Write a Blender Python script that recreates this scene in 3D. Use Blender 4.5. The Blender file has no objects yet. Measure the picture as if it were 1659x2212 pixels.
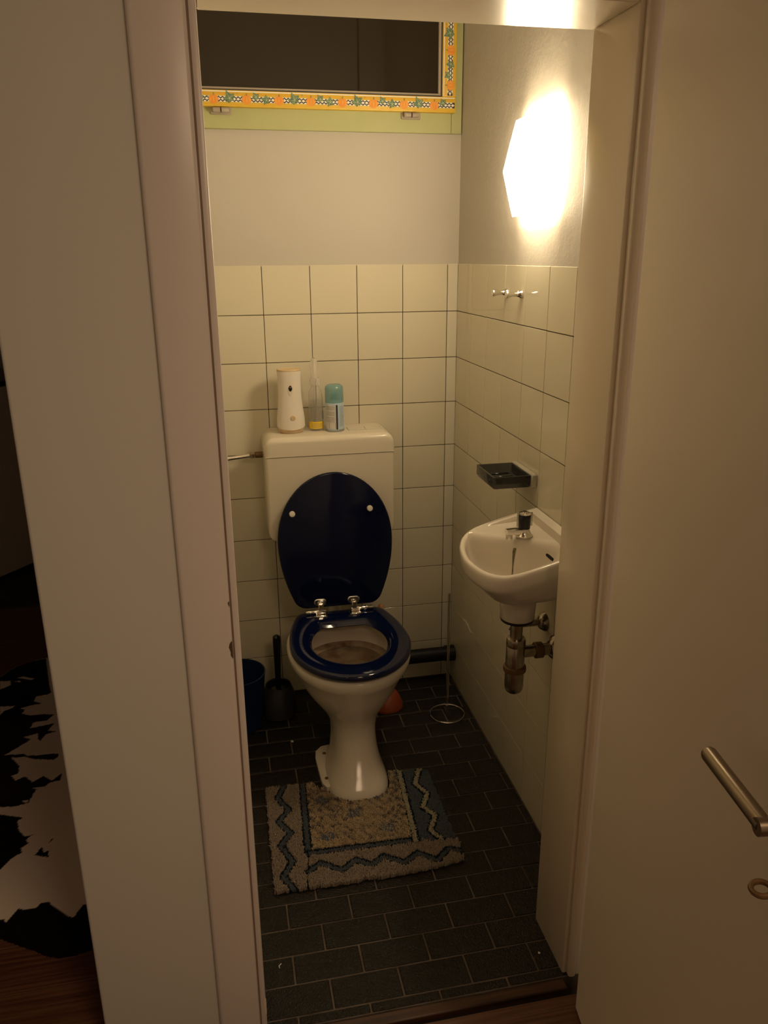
import bpy, bmesh, math, random
from mathutils import Vector, Matrix
import numpy as np
random.seed(7)
rng = np.random.default_rng(7)
S = bpy.context.scene
COL = S.collection
PI = math.pi

# ------------------------------------------------------------------ camera
cam_d = bpy.data.cameras.new('camera')
cam = bpy.data.objects.new('camera', cam_d)
COL.objects.link(cam)
CR = Vector((0.97928975, -0.20233862, -0.00711779))
CU = Vector((0.06911388, 0.30104368, 0.9511025))
CF = Vector((0.190302, 0.93189687, -0.3087934))
M = Matrix.Identity(4)
for i in range(3):
    M[i][0] = CR[i]; M[i][1] = CU[i]; M[i][2] = -CF[i]
M[0][3], M[1][3], M[2][3] = -0.790847, -2.622691, 1.54887
cam.matrix_world = M
cam_d.sensor_fit = 'HORIZONTAL'
cam_d.sensor_width = 36.0
cam_d.lens = 1707.54 / 1659 * 36.0
cam_d.clip_start = 0.02
S.camera = cam

# ------------------------------------------------------------------ world, lamps, exposure
w = bpy.data.worlds.new('world'); S.world = w; w.use_nodes = True
w.node_tree.nodes['Background'].inputs[0].default_value = (1.0, 0.72, 0.45, 1)
w.node_tree.nodes['Background'].inputs[1].default_value = 0.0
S.view_settings.view_transform = 'Standard'
S.view_settings.look = 'None'
S.view_settings.exposure = 0.0
S.view_settings.gamma = 1.0
S.view_settings.use_curve_mapping = False
LAMP_STRENGTH = 46.0                       # the glowing glass shade on the toilet wall
LAMP_COLOR = (1.0, 0.79, 0.50)
HALL_POWER = 19.0                           # a dim ceiling lamp in the hallway behind the photographer
ld = bpy.data.lights.new('hallway_light', 'AREA')
ld.energy = HALL_POWER; ld.shape = 'DISK'; ld.size = 0.7; ld.color = (1.0, 0.70, 0.44)
lo = bpy.data.objects.new('hallway_light', ld); COL.objects.link(lo)
lo.location = (-0.2, -3.1, 2.45); lo.rotation_euler = (0, 0, 0)


# ------------------------------------------------------------------ helpers
def world_of(parent):
    v = Vector((0, 0, 0))
    while parent is not None:
        v += parent.location; parent = parent.parent
    return v


class MB:
    def __init__(s):
        s.v = []; s.f = []; s.m = []

    def add(s, vs, fs, mi=0):
        o = len(s.v); s.v += [tuple(p) for p in vs]
        s.f += [tuple(i + o for i in f) for f in fs]; s.m += [mi] * len(fs)
        return s

    def box(s, a, b, mi=0, bev=0.0, seg=1):
        bm = bmesh.new()
        x0, x1 = sorted((a[0], b[0])); y0, y1 = sorted((a[1], b[1])); z0, z1 = sorted((a[2], b[2]))
        vs = [bm.verts.new((x, y, z)) for x in (x0, x1) for y in (y0, y1) for z in (z0, z1)]
        for f in ((0, 1, 3, 2), (4, 6, 7, 5), (0, 4, 5, 1), (2, 3, 7, 6), (0, 2, 6, 4), (1, 5, 7, 3)):
            bm.faces.new([vs[i] for i in f])
        if bev > 0:
            bmesh.ops.bevel(bm, geom=bm.edges[:], offset=bev, segments=seg, profile=0.5, affect='EDGES')
        s.bm(bm, mi); bm.free()
        return s

    def bm(s, bm, mi=0):
        bm.verts.index_update()
        s.add([v.co[:] for v in bm.verts], [[v.index for v in f.verts] for f in bm.faces], mi)
        return s

    def loft(s, rings, mi=0, cap0=True, cap1=True, closed=True, loop=False):
        n = len(rings[0]); vs = [p for r in rings for p in r]; fs = []
        k = len(rings)
        for i in range(k if loop else k - 1):
            j = (i + 1) % k
            for a in range(n if closed else n - 1):
                b = (a + 1) % n
                fs.append((i * n + a, i * n + b, j * n + b, j * n + a))
        if not loop:
            if cap0: fs.append(tuple(range(n - 1, -1, -1)))
            if cap1: fs.append(tuple((k - 1) * n + a for a in range(n)))
        return s.add(vs, fs, mi)

    def lathe(s, c, prof, n=32, mi=0, axis='z', cap0=True, cap1=True, sx=1.0, sy=1.0):
        rings = []
        for r, h in prof:
            ring = []
            for a in range(n):
                t = 2 * PI * a / n; u, v = r * math.cos(t) * sx, r * math.sin(t) * sy
                if axis == 'z': ring.append((c[0] + u, c[1] + v, c[2] + h))
                elif axis == 'x': ring.append((c[0] + h, c[1] + u, c[2] + v))
                else: ring.append((c[0] + v, c[1] + h, c[2] + u))
            rings.append(ring)
        return s.loft(rings, mi, cap0, cap1)

    def tube(s, pts, r, n=10, mi=0, loop=False, cap=True):
        P = [Vector(p) for p in pts]; k = len(P)
        rs = r if isinstance(r, (list, tuple)) else [r] * k
        rings = []; up = None
        for i in range(k):
            if loop: d = P[(i + 1) % k] - P[i - 1]
            else: d = P[min(i + 1, k - 1)] - P[max(i - 1, 0)]
            d.normalize()
            if up is None:
                up = Vector((0, 0, 1)) if abs(d.z) < 0.9 else Vector((1, 0, 0))
            a = (up - d * up.dot(d)).normalized(); b = d.cross(a); up = a
            rings.append([tuple(P[i] + (a * math.cos(2 * PI * q / n) + b * math.sin(2 * PI * q / n)) * rs[i]) for q in range(n)])
        return s.loft(rings, mi, cap, cap, loop=loop)

    def build(s, name, mats, parent=None, smooth=True, angle=40, recalc=True):
        off = world_of(parent)
        me = bpy.data.meshes.new(name)
        me.from_pydata([(p[0] - off.x, p[1] - off.y, p[2] - off.z) for p in s.v], [], s.f)
        if not isinstance(mats, (list, tuple)): mats = [mats]
        for m in mats: me.materials.append(m)
        me.polygons.foreach_set('material_index', s.m)
        if recalc:
            bm = bmesh.new(); bm.from_mesh(me)
            bmesh.ops.recalc_face_normals(bm, faces=bm.faces[:]); bm.to_mesh(me); bm.free()
        if smooth:
            me.shade_smooth(); me.set_sharp_from_angle(angle=math.radians(angle))
        me.update()
        o = bpy.data.objects.new(name, me); COL.objects.link(o); o.parent = parent
        return o


def tag(o, label=None, cat=None, group=None, kind=None):
    if label: o['label'] = label
    if cat: o['category'] = cat
    if group: o['group'] = group
    if kind: o['kind'] = kind
    return o


def thing(name, loc, label, cat, group=None):
    o = bpy.data.objects.new(name, None); COL.objects.link(o); o.location = loc
    o.empty_display_size = 0.05
    return tag(o, label, cat, group)


def struct(name, mb, mats, label=None, **k):
    o = mb.build(name, mats, **k); o['kind'] = 'structure'
    if label: o['label'] = label
    return o


def copy_tree(o, parent=None):
    c = o.copy(); COL.objects.link(c); c.parent = parent
    for ch in list(o.children): copy_tree(ch, c)
    return c


def offset_poly(P, d):
    n = len(P); out = []
    area = sum(P[i][0] * P[(i + 1) % n][1] - P[(i + 1) % n][0] * P[i][1] for i in range(n))
    sg = 1 if area > 0 else -1
    for i in range(n):
        a, b, c = Vector(P[i - 1]), Vector(P[i]), Vector(P[(i + 1) % n])
        e1 = (b - a).normalized(); e2 = (c - b).normalized()
        n1 = Vector((e1.y, -e1.x)) * sg; n2 = Vector((e2.y, -e2.x)) * sg
        m = (n1 + n2); m.normalize(); q = max(0.5, m.dot(n1))
        out.append(tuple(b + m * (d / q)))
    return out


def rrect(x0, x1, z0, z1, r, seg=6):
    """rounded rectangle, r = (bottom left, bottom right, top right, top left)"""
    if not isinstance(r, (tuple, list)): r = (r,) * 4
    P = []
    for (cx, cz, rr, a0) in ((x0 + r[0], z0 + r[0], r[0], PI), (x1 - r[1], z0 + r[1], r[1], 1.5 * PI),
                             (x1 - r[2], z1 - r[2], r[2], 0), (x0 + r[3], z1 - r[3], r[3], 0.5 * PI)):
        for k in range(seg + 1):
            a = a0 + 0.5 * PI * k / seg
            P.append((cx + rr * math.cos(a), cz + rr * math.sin(a)))
    return P


# ------------------------------------------------------------------ materials
def mat(name, col, rough=0.5, metal=0.0, coat=0.0, spec=0.5, bump=None, vary=None, trans=0.0, ior=1.45, attr=None, alpha=1.0):
    m = bpy.data.materials.new(name); m.use_nodes = True
    nt = m.node_tree; b = nt.nodes['Principled BSDF']
    b.inputs['Base Color'].default_value = (*col, 1)
    b.inputs['Roughness'].default_value = rough
    b.inputs['Metallic'].default_value = metal
    b.inputs['Coat Weight'].default_value = coat
    b.inputs['Coat Roughness'].default_value = 0.06
    b.inputs['Specular IOR Level'].default_value = spec
    b.inputs['Transmission Weight'].default_value = trans
    b.inputs['IOR'].default_value = ior
    b.inputs['Alpha'].default_value = alpha
    tc = nt.nodes.new('ShaderNodeTexCoord')
    if attr:
        a = nt.nodes.new('ShaderNodeAttribute'); a.attribute_name = attr
        nt.links.new(a.outputs['Color'], b.inputs['Base Color'])
    if vary:                                 # (scale, amount, second colour)
        n = nt.nodes.new('ShaderNodeTexNoise'); n.inputs['Scale'].default_value = vary[0]
        n.inputs['Detail'].default_value = 5
        nt.links.new(tc.outputs['Object'], n.inputs['Vector'])
        r = nt.nodes.new('ShaderNodeMapRange')
        r.inputs['From Min'].default_value = 0.35; r.inputs['From Max'].default_value = 0.68
        r.inputs['To Max'].default_value = vary[1]
        nt.links.new(n.outputs['Fac'], r.inputs['Value'])
        x = nt.nodes.new('ShaderNodeMix'); x.data_type = 'RGBA'
        x.inputs['A'].default_value = (*col, 1); x.inputs['B'].default_value = (*vary[2], 1)
        nt.links.new(r.outputs['Result'], x.inputs['Factor'])
        nt.links.new(x.outputs['Result'], b.inputs['Base Color'])
    if bump:                                 # list of (scale, strength, distance)
        last = None
        for (sc, st, di) in bump:
            n = nt.nodes.new('ShaderNodeTexNoise'); n.inputs['Scale'].default_value = sc
            n.inputs['Detail'].default_value = 4
            nt.links.new(tc.outputs['Object'], n.inputs['Vector'])
            bp = nt.nodes.new('ShaderNodeBump'); bp.inputs['Strength'].default_value = st
            bp.inputs['Distance'].default_value = di
            nt.links.new(n.outputs['Fac'], bp.inputs['Height'])
            if last: nt.links.new(last.outputs['Normal'], bp.inputs['Normal'])
            last = bp
        nt.links.new(last.outputs['Normal'], b.inputs['Normal'])
    return m


def wood(name, c1, c2, axis=0, rough=0.35, scale=40):
    m = mat(name, c1, rough)
    nt = m.node_tree; b = nt.nodes['Principled BSDF']
    tc = nt.nodes.new('ShaderNodeTexCoord'); oi = nt.nodes.new('ShaderNodeObjectInfo')
    ad = nt.nodes.new('ShaderNodeVectorMath'); ad.operation = 'ADD'
    sc = nt.nodes.new('ShaderNodeVectorMath'); sc.operation = 'SCALE'; sc.inputs['Scale'].default_value = 7.3
    cb = nt.nodes.new('ShaderNodeCombineXYZ')
    for k in range(3): nt.links.new(oi.outputs['Random'], cb.inputs[k])
    nt.links.new(cb.outputs[0], sc.inputs[0])
    nt.links.new(tc.outputs['Object'], ad.inputs[0]); nt.links.new(sc.outputs[0], ad.inputs[1])
    mp = nt.nodes.new('ShaderNodeMapping')
    mp.inputs['Scale'].default_value = [2.0 if k == axis else scale for k in range(3)]
    nt.links.new(ad.outputs[0], mp.inputs['Vector'])
    n = nt.nodes.new('ShaderNodeTexNoise'); n.inputs['Scale'].default_value = 2.2; n.inputs['Detail'].default_value = 5
    nt.links.new(mp.outputs[0], n.inputs['Vector'])
    r = nt.nodes.new('ShaderNodeMapRange'); r.inputs['From Min'].default_value = 0.36; r.inputs['From Max'].default_value = 0.64
    nt.links.new(n.outputs['Fac'], r.inputs['Value'])
    x = nt.nodes.new('ShaderNodeMix'); x.data_type = 'RGBA'
    x.inputs['A'].default_value = (*c2, 1); x.inputs['B'].default_value = (*c1, 1)
    nt.links.new(r.outputs['Result'], x.inputs['Factor'])
    nt.links.new(x.outputs['Result'], b.inputs['Base Color'])
    bp = nt.nodes.new('ShaderNodeBump'); bp.inputs['Strength'].default_value = 0.25; bp.inputs['Distance'].default_value = 0.001
    nt.links.new(n.outputs['Fac'], bp.inputs['Height']); nt.links.new(bp.outputs[0], b.inputs['Normal'])
    return m


PLASTER = mat('plaster', (0.49, 0.455, 0.40), 0.75, bump=[(9, 0.25, 0.004), (120, 0.12, 0.0012)])
ROUGHPLASTER = mat('rough_plaster', (0.49, 0.455, 0.40), 0.7, bump=[(12, 0.35, 0.005), (110, 0.25, 0.002), (260, 0.2, 0.0012)])
CEILWHITE = mat('ceiling_white', (0.78, 0.73, 0.64), 0.85, bump=[(40, 0.1, 0.002)])
HALLPLASTER = mat('hall_plaster', (0.64, 0.62, 0.56), 0.8, bump=[(60, 0.12, 0.0015), (300, 0.1, 0.0006)])
GROUT = mat('dark_grout', (0.050, 0.030, 0.015), 0.9)
TILE = mat('cream_glazed_tile', (0.63, 0.585, 0.455), 0.08, coat=0.0, spec=0.5, bump=[(5, 0.08, 0.004)], vary=(2.5, 0.5, (0.61, 0.56, 0.43)))
COVE = mat('pale_glazed_tile', (0.65, 0.61, 0.50), 0.09, bump=[(5, 0.10, 0.004)])
BRICK = mat('black_clinker', (0.0065, 0.005, 0.003), 0.26, spec=0.5, bump=[(45, 0.6, 0.006), (260, 0.9, 0.004)], vary=(9, 0.8, (0.012, 0.009, 0.0055)))
FGROUT = mat('grey_floor_grout', (0.14, 0.115, 0.09), 0.9, vary=(14, 0.9, (0.07, 0.05, 0.032)))
PAINT = mat('cream_gloss_paint', (0.72, 0.63, 0.48), 0.24, bump=[(25, 0.12, 0.002)])
CASING = mat('casing_paint', (0.72, 0.655, 0.605), 0.30, bump=[(30, 0.14, 0.0015)])
DOORPAINT = mat('door_paint', (0.86, 0.77, 0.63), 0.34, bump=[(90, 0.08, 0.0008)])
GREEN = mat('lime_green_paint', (0.45, 0.46, 0.23), 0.5, vary=(12, 0.5, (0.40, 0.42, 0.20)), bump=[(30, 0.1, 0.001)])
CHINA = mat('white_sanitary_china', (0.66, 0.60, 0.51), 0.15, spec=0.42)
PLASTIC_CREAM = mat('cream_plastic', (0.66, 0.60, 0.49), 0.22)
NAVY = mat('navy_gloss', (0.0012, 0.0042, 0.030), 0.06, coat=0.15)
NAVYLID = mat('navy_gloss_lid', (0.0012, 0.0035, 0.020), 0.09, coat=0.0, spec=0.35)
CHROME = mat('chrome', (0.75, 0.72, 0.68), 0.09, metal=1.0, bump=[(60, 0.05, 0.001)])
DULLCHROME = mat('dull_chrome', (0.40, 0.35, 0.29), 0.22, metal=1.0, vary=(40, 0.7, (0.22, 0.17, 0.12)))
BRASSDARK = mat('dark_brass_fitting', (0.16, 0.09, 0.04), 0.5, metal=0.6)
STEEL = mat('brushed_steel', (0.27, 0.215, 0.155), 0.34, metal=1.0, bump=[(200, 0.08, 0.0005)])
BLACK = mat('black_plastic', (0.008, 0.008, 0.009), 0.2)
RUBBER = mat('black_rubber', (0.012, 0.011, 0.010), 0.5)
BLACKPIPE = mat('black_painted_pipe', (0.006, 0.006, 0.0055), 0.5, spec=0.35)
CHARCOAL = mat('charcoal_plastic', (0.030, 0.031, 0.034), 0.35)
BINBLUE = mat('blue_bin_plastic', (0.003, 0.014, 0.055), 0.35)
ORANGE = mat('orange_rubber', (0.26, 0.055, 0.020), 0.45)
HANDLEWOOD = mat('pale_wood_handle', (0.42, 0.20, 0.08), 0.5)
WHITEP = mat('white_plastic', (0.72, 0.66, 0.58), 0.4)
BEIGEP = mat('beige_plastic', (0.58, 0.44, 0.26), 0.4)
TEAL = mat('teal_cap', (0.20, 0.42, 0.43), 0.12, trans=0.2, alpha=0.66)
CANBODY = mat('pale_blue_print', (0.42, 0.53, 0.62), 0.3)
CANMETAL = mat('can_metal', (0.40, 0.42, 0.44), 0.3, metal=0.8)
PRINTWHITE = mat('white_print', (0.58, 0.55, 0.51), 0.4)
PRINTGREY = mat('grey_print', (0.26, 0.25, 0.24), 0.5)
PRINTBLACK = mat('black_print', (0.02, 0.02, 0.025), 0.5)
YELLOWLABEL = mat('yellow_label', (0.85, 0.58, 0.03), 0.4)
CLEARP = mat('clear_plastic', (0.80, 0.77, 0.70), 0.12, trans=0.6, ior=1.2, alpha=0.42)
SPRAYP = mat('frosted_plastic', (0.80, 0.76, 0.68), 0.25, trans=0.3, ior=1.2, alpha=0.5)
CLEARLIQ = mat('clear_liquid', (0.97, 0.95, 0.86), 0.02, trans=1.0, ior=1.05, alpha=0.35)
SMOKED = mat('smoked_acrylic', (0.055, 0.058, 0.066), 0.06, trans=0.75, ior=1.3, alpha=0.86)
KNOBCLEAR = mat('knob_clear', (0.45, 0.42, 0.36), 0.08, trans=0.5, ior=1.4, alpha=0.6)
CLEARACRYL = mat('clear_acrylic', (0.70, 0.66, 0.56), 0.08, trans=0.5, ior=1.4)
GLASS = mat('window_glass', (0.022, 0.015, 0.009), 0.03, spec=0.6)
YELLOW = mat('print_yellow', (0.70, 0.48, 0.055), 0.45, vary=(50, 0.6, (0.66, 0.40, 0.04)))
OCHRE = mat('print_ochre', (0.80, 0.36, 0.02), 0.45)
PUMPKIN = mat('print_orange', (0.80, 0.34, 0.06), 0.45, vary=(90, 0.7, (0.80, 0.24, 0.03)))
PUMPKINLINE = mat('print_orange_rib', (0.90, 0.56, 0.14), 0.45)
LEAF = mat('print_leaf_green', (0.09, 0.17, 0.10), 0.45, vary=(120, 0.9, (0.24, 0.32, 0.18)))
LEAFLIGHT = mat('print_leaf_vein', (0.62, 0.66, 0.46), 0.45)
IVORY = mat('print_ivory', (0.84, 0.80, 0.70), 0.45)
INK = mat('print_ink_blue', (0.025, 0.03, 0.05), 0.45)
BEADP = mat('beige_bead_paint', (0.38, 0.32, 0.25), 0.45)
WOODFLOOR = wood('red_brown_planks', (0.150, 0.066, 0.036), (0.075, 0.028, 0.014), 0, 0.36, 60)
DARKWOOD = wood('dark_threshold_wood', (0.075, 0.030, 0.013), (0.025, 0.009, 0.005), 0, 0.45, 30)
VOID = mat('gap_shadow_brown', (0.012, 0.009, 0.007), 0.9)
WATER = mat('toilet_water', (0.90, 0.86, 0.78), 0.02, trans=1.0, ior=1.33)
STAIN = mat('stained_china', (0.36, 0.28, 0.20), 0.16, vary=(22, 1.0, (0.16, 0.09, 0.045)))
ALGAE = mat('limescale_streak', (0.20, 0.20, 0.11), 0.35, vary=(160, 1.0, (0.09, 0.07, 0.03)))
GROOVE = mat('groove_brown', (0.22, 0.15, 0.11), 0.6)
CHIP = mat('bare_wood_chip', (0.10, 0.06, 0.04), 0.8)
CABINET = mat('dim_grey_cabinet', (0.74, 0.66, 0.58), 0.5)
GREYWALL = mat('grey_lilac_wall', (0.70, 0.65, 0.70), 0.7)
PILE = mat('pile_yarn', (0.4, 0.35, 0.3), 0.95, spec=0.1, attr='col')
HIDE = mat('cow_hide', (0.5, 0.4, 0.3), 0.75, spec=0.2, attr='col', bump=[(300, 0.3, 0.001)])
PAPER = mat('paper_scrap', (0.75, 0.72, 0.68), 0.7)

em = bpy.data.materials.new('glowing_opal_glass'); em.use_nodes = True
nt = em.node_tree; nt.nodes.clear()
e_ = nt.nodes.new('ShaderNodeEmission'); e_.inputs[0].default_value = (*LAMP_COLOR, 1); e_.inputs[1].default_value = LAMP_STRENGTH
o_ = nt.nodes.new('ShaderNodeOutputMaterial'); nt.links.new(e_.outputs[0], o_.inputs[0])

# ------------------------------------------------------------------ the shell
P = 0.152; ZT = 1.522; G = 0.00105          # tile pitch, top of the tiling, half a joint
CEIL = 2.55
XL = -0.92                                  # left wall of the toilet
XC = -1.112                                 # free end of the hallway wall
YF = -1.333                                 # hallway face of the front wall
YI = -1.194                                 # toilet face of the front wall
H0 = 1.912                                  # height of the door opening

mb = MB()
mb.box((-1.0, 0.0018, 0), (0.1, 0.12, ZT - 0.004), 1)
mb.box((-1.0, 0.0015, ZT - 0.004), (0.1, 0.12, 1.95), 0)
mb.box((-1.0, 0.0015, 2.50), (0.1, 0.12, CEIL), 0)
wall_back = struct('wall_back', mb, [PLASTER, GROUT], 'back wall of the toilet, cream tiles below and pale plaster above', smooth=False)
mb = MB()
mb.box((0.0018, YI, 0), (0.12, 0.12, ZT - 0.004), 1)
mb.box((0.0015, YI, ZT - 0.004), (0.12, 0.12, CEIL), 0)
wall_right = struct('wall_right', mb, [ROUGHPLASTER, GROUT], 'right wall of the toilet behind the basin, cream tiles below rough plaster', smooth=False)
mb = MB()
mb.box((XC + 0.02, YI, 0), (XL - 0.0018, 2.5, ZT - 0.004), 1)
mb.box((XC + 0.02, YI, ZT - 0.004), (XL - 0.0015, 2.5, CEIL), 0)
wall_left = struct('wall_left', mb, [CEILWHITE, GROUT], 'left wall of the toilet, hidden behind the jamb', smooth=False)
# front wall around the door opening; the free end has a softly rounded corner
mb = MB()
mb.box((XC, YF, -0.02), (-0.795, YI, CEIL), 0, bev=0.006, seg=3)
mb.box((-0.118, YF, -0.02), (0.62, YI, CEIL), 0)
mb.box((-0.80, YF, H0 + 0.02), (-0.11, YI, CEIL), 0)
wall_front = struct('wall_front', mb, HALLPLASTER, 'pinkish beige hallway wall left of the toilet door, ending in a free corner')
mb = MB(); mb.box((XC, YI - 0.01, -0.02), (XC + 0.03, 2.5, CEIL), 0)
struct('wall_passage', mb, HALLPLASTER, 'side of the toilet wall along the passage')
mb = MB(); mb.box((-2.7, -4.3, CEIL), (0.7, 2.6, CEIL + 0.1)); struct('ceiling', mb, CEILWHITE, 'pale ceiling')
mb = MB(); mb.box((-2.7, -4.3, -0.1), (-2.6, 2.6, CEIL)); struct('wall_far_left', mb, GREYWALL, 'far left wall of the passage')
mb = MB(); mb.box((-2.6, 2.5, -0.1), (XC + 0.03, 2.6, CEIL)); struct('wall_far_back', mb, GREYWALL, 'grey far wall at the end of the passage')
mb = MB(); mb.box((-2.7, -4.3, -0.1), (0.7, -4.2, CEIL)); struct('wall_hall_behind', mb, HALLPLASTER, 'hallway wall behind the camera')
mb = MB(); mb.box((0.62, -4.2, -0.1), (0.72, YI, CEIL)); struct('wall_hall_right', mb, HALLPLASTER, 'hallway wall behind the open door')


# --- wall tiles, one object per tile, meshes shared by size
tile_cache = {}


def tile_mesh(wd, ht, th, bev, m, key):
    k = (round(wd, 4), round(ht, 4), key)
    if k not in tile_cache:
        b = MB().box((-wd / 2, -ht / 2, 0), (wd / 2, ht / 2, th), 0, bev=bev)
        me = bpy.data.meshes.new('tile'); me.from_pydata(b.v, [], b.f); me.materials.append(m)
        bm = bmesh.new(); bm.from_mesh(me); bmesh.ops.recalc_face_normals(bm, faces=bm.faces[:]); bm.to_mesh(me); bm.free()
        me.shade_smooth(); me.set_sharp_from_angle(angle=math.radians(30)); tile_cache[k] = me
    return tile_cache[k]


def put_tile(parent, centre, wd, ht, rot, th=0.006, bev=0.0007, m=None, key='t', name='tile', jit=0.0):
    o = bpy.data.objects.new(name, tile_mesh(wd, ht, th, bev, m or TILE, key))
    COL.objects.link(o); o.parent = parent; o.location = centre
    o.rotation_euler = (rot[0] + random.uniform(-jit, jit), rot[1] + random.uniform(-jit, jit), rot[2])
    return o


RB = (PI / 2, 0, 0)                           # tile faces -y
RR = (PI / 2, 0, -PI / 2)                     # tile faces -x
RL = (PI / 2, 0, PI / 2)                      # tile faces +x
for r in range(10):
    zc = ZT - (r + 0.5) * P; ht = P - 2 * G
    # back wall: narrow strip at the corner, then whole tiles, last one cut at the left wall
    put_tile(wall_back, (-0.0351 / 2 + G / 2, 0.006, zc), 0.0351 - G, ht, RB, m=COVE, key='c', jit=0.001)
    for c in range(6):
        x1 = -0.0351 - c * P; x0 = max(x1 - P, XL)
        put_tile(wall_back, ((x0 + x1) / 2, 0.006, zc), x1 - x0 - 2 * G, ht, RB, jit=0.003)
    # right and left walls
    y1 = 0.0
    for c in range(8):
        y0 = -0.1545 - c * P if c else -0.1545
        y0 = max(y0, YI)
        if y1 - y0 > 0.01:
            put_tile(wall_right, (0.006, (y0 + y1) / 2, zc), y1 - y0 - 2 * G, ht, RR, jit=0.0035)
            put_tile(wall_left, (XL - 0.006, (y0 + y1) / 2, zc), y1 - y0 - 2 * G, ht, RL, jit=0.003)
        y1 = y0
# a curved crack line in a tile of the right wall, low near the corner
MB().tube([(-0.0008, -0.160, 0.3085), (-0.0008, -0.172, 0.3120), (-0.0008, -0.192, 0.3135), (-0.0008, -0.212, 0.3110), (-0.0008, -0.230, 0.3040), (-0.0008, -0.243, 0.3000), (-0.0008, -0.256, 0.3025)], 0.0010, 6).build('crack_line', PAPER, wall_right)

# --- toilet floor: black brick-shaped tiles in running bond
mb = MB(); mb.box((XL - 0.02, -1.358, -0.08), (0.02, 0.02, -0.0022))
floor = struct('floor', mb, FGROUT, 'toilet floor of black brick-shaped tiles with grey joints', smooth=False)
BW, BH = 0.1562, 0.0783
k = 0; yy = -0.0005
while yy > -1.35:
    y1 = yy; y0 = max(yy - (0.0795 if k == 0 else BH), -1.3575)
    x = -0.0195 if k % 2 == 0 else -0.097
    x += 0.0015 * math.sin(k)
    xs = [0.0]
    q = x
    while q > XL + 0.01:
        xs.append(q); q -= BW
    xs.append(XL)
    for a, b in zip(xs[:-1], xs[1:]):
        wd = a - b - 0.0044
        if wd < 0.006 or y1 - y0 < 0.012: continue
        put_tile(floor, ((a + b) / 2, (y0 + y1) / 2, -0.008), wd, y1 - y0 - 0.0042, (0, 0, 0), th=0.008 + random.choice((0, 0.0004, 0.0008)),
                 bev=0.0016, m=BRICK, key='b%d' % random.randint(0, 2), jit=0.004)
    yy = y0 if k else -0.0795
    k += 1

# --- hallway floor: reddish-brown planks running across
mb = MB(); mb.box((-2.6, -4.2, -0.08), (0.62, -1.404, -0.012)); mb.box((-2.6, -1.40, -0.08), (XC, 1.02, -0.012))
floor_hall = struct('floor_hallway', mb, VOID, 'hallway floor of reddish-brown wooden planks', smooth=False)
y = -1.404; q = 0
while y > -4.1:
    put_tile(floor_hall, (-0.99, y - 0.065, -0.012), 3.2, 0.1285, (0, 0, 0), th=0.012, bev=0.001, m=WOODFLOOR, key='p', name='plank'); y -= 0.13
y = -1.404 + 0.065
while y < 1.01:
    wd = min(0.1285, 1.018 - (y - 0.065)); put_tile(floor_hall, ((XC - 2.6) / 2, y - 0.065 + wd / 2, -0.012), XC + 2.6 - 0.002, wd, (0, 0, 0), th=0.012, bev=0.001, m=WOODFLOOR, key='p', name='plank'); y += 0.13
# --- dark tiled floor past the passage
mb = MB(); mb.box((-2.6, 1.02, -0.08), (XC, 2.5, -0.004))
floor_far = struct('floor_far', mb, FGROUT, 'black tiled floor beyond the wooden passage floor', smooth=False)
y = 1.03; k = 0
while y < 2.2:
    x = -1.13 - (0.10 if k % 2 else 0.0)
    while x > -2.4:
        put_tile(floor_far, (x - 0.10, y + 0.05, -0.008), 0.196, 0.096, (0, 0, 0), th=0.008, bev=0.0016, m=BRICK, key='f'); x -= 0.2
    y += 0.1; k += 1
mb = MB(); mb.box((-2.6, 1.012, -0.01), (XC - 0.002, 1.03, 0.003), bev=0.002)
struct('trim_4', mb, DARKWOOD, 'thin dark strip between plank floor and black tiles')

# ------------------------------------------------------------------ door frame
t = thing('trim_1', (-0.84, -1.345, 0), 'painted left door jamb and casing with chipped paint', None)
t['kind'] = 'structure'
MB().box((-0.885, -1.345, -0.01), (-0.802, YF + 0.004, 2.0), 0, bev=0.0075, seg=3).build('casing', CASING, t)
MB().box((-0.8005, -1.3435, -0.01), (-0.789, -1.19, 2.0), 0, bev=0.003, seg=2).build('jamb', CASING, t)
MB().box((-0.803, -1.3415, -0.01), (-0.800, -1.25, 2.0), 0).build('groove', GROOVE, t)  # recessed strip between casing and jamb, coloured a darker brown


def chip(parent, pts, y, m=CHIP, name='paint_chip'):
    return MB().loft([[(x, y, z) for x, z in pts], [(x, y - 0.0006, z) for x, z in pts]]).build(name, m, parent, smooth=False)


chip(t, [(-0.8035, 0.908), (-0.808, 0.903), (-0.810, 0.896), (-0.807, 0.886), (-0.8075, 0.880), (-0.8035, 0.873)], -1.3449)
chip(t, [(-0.8035, 0.984), (-0.806, 0.981), (-0.8045, 0.975), (-0.8035, 0.974)], -1.3449)
chip(t, [(-0.7915, 0.085), (-0.788, 0.078), (-0.7885, 0.04), (-0.791, 0.03), (-0.793, 0.06)], -1.3436, PAINT)
t2 = thing('trim_2', (-0.08, -1.345, 0), 'painted right door jamb with rebate beside the open door', None); t2['kind'] = 'structure'
MB().box((-0.127, -1.350, -0.004), (-0.100, -1.19, 2.0), 0, bev=0.003, seg=2).build('jamb', PAINT, t2)
MB().box((-0.1175, -1.364, -0.004), (-0.100, -1.345, 2.0), 0, bev=0.006, seg=3).build('bead', DOORPAINT, t2)
MB().box((-0.100, -1.358, -0.004), (-0.02, -1.333, 2.0), 0, bev=0.004, seg=2).build('casing', CASING, t2)
t3 = thing('trim_3', (-0.46, -1.345, H0), 'painted head of the door frame above the toilet opening', None); t3['kind'] = 'structure'
MB().box((-0.7885, -1.350, H0), (-0.1275, -1.19, H0 + 0.06), 0, bev=0.002).build('head_jamb', PAINT, t3)
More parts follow.
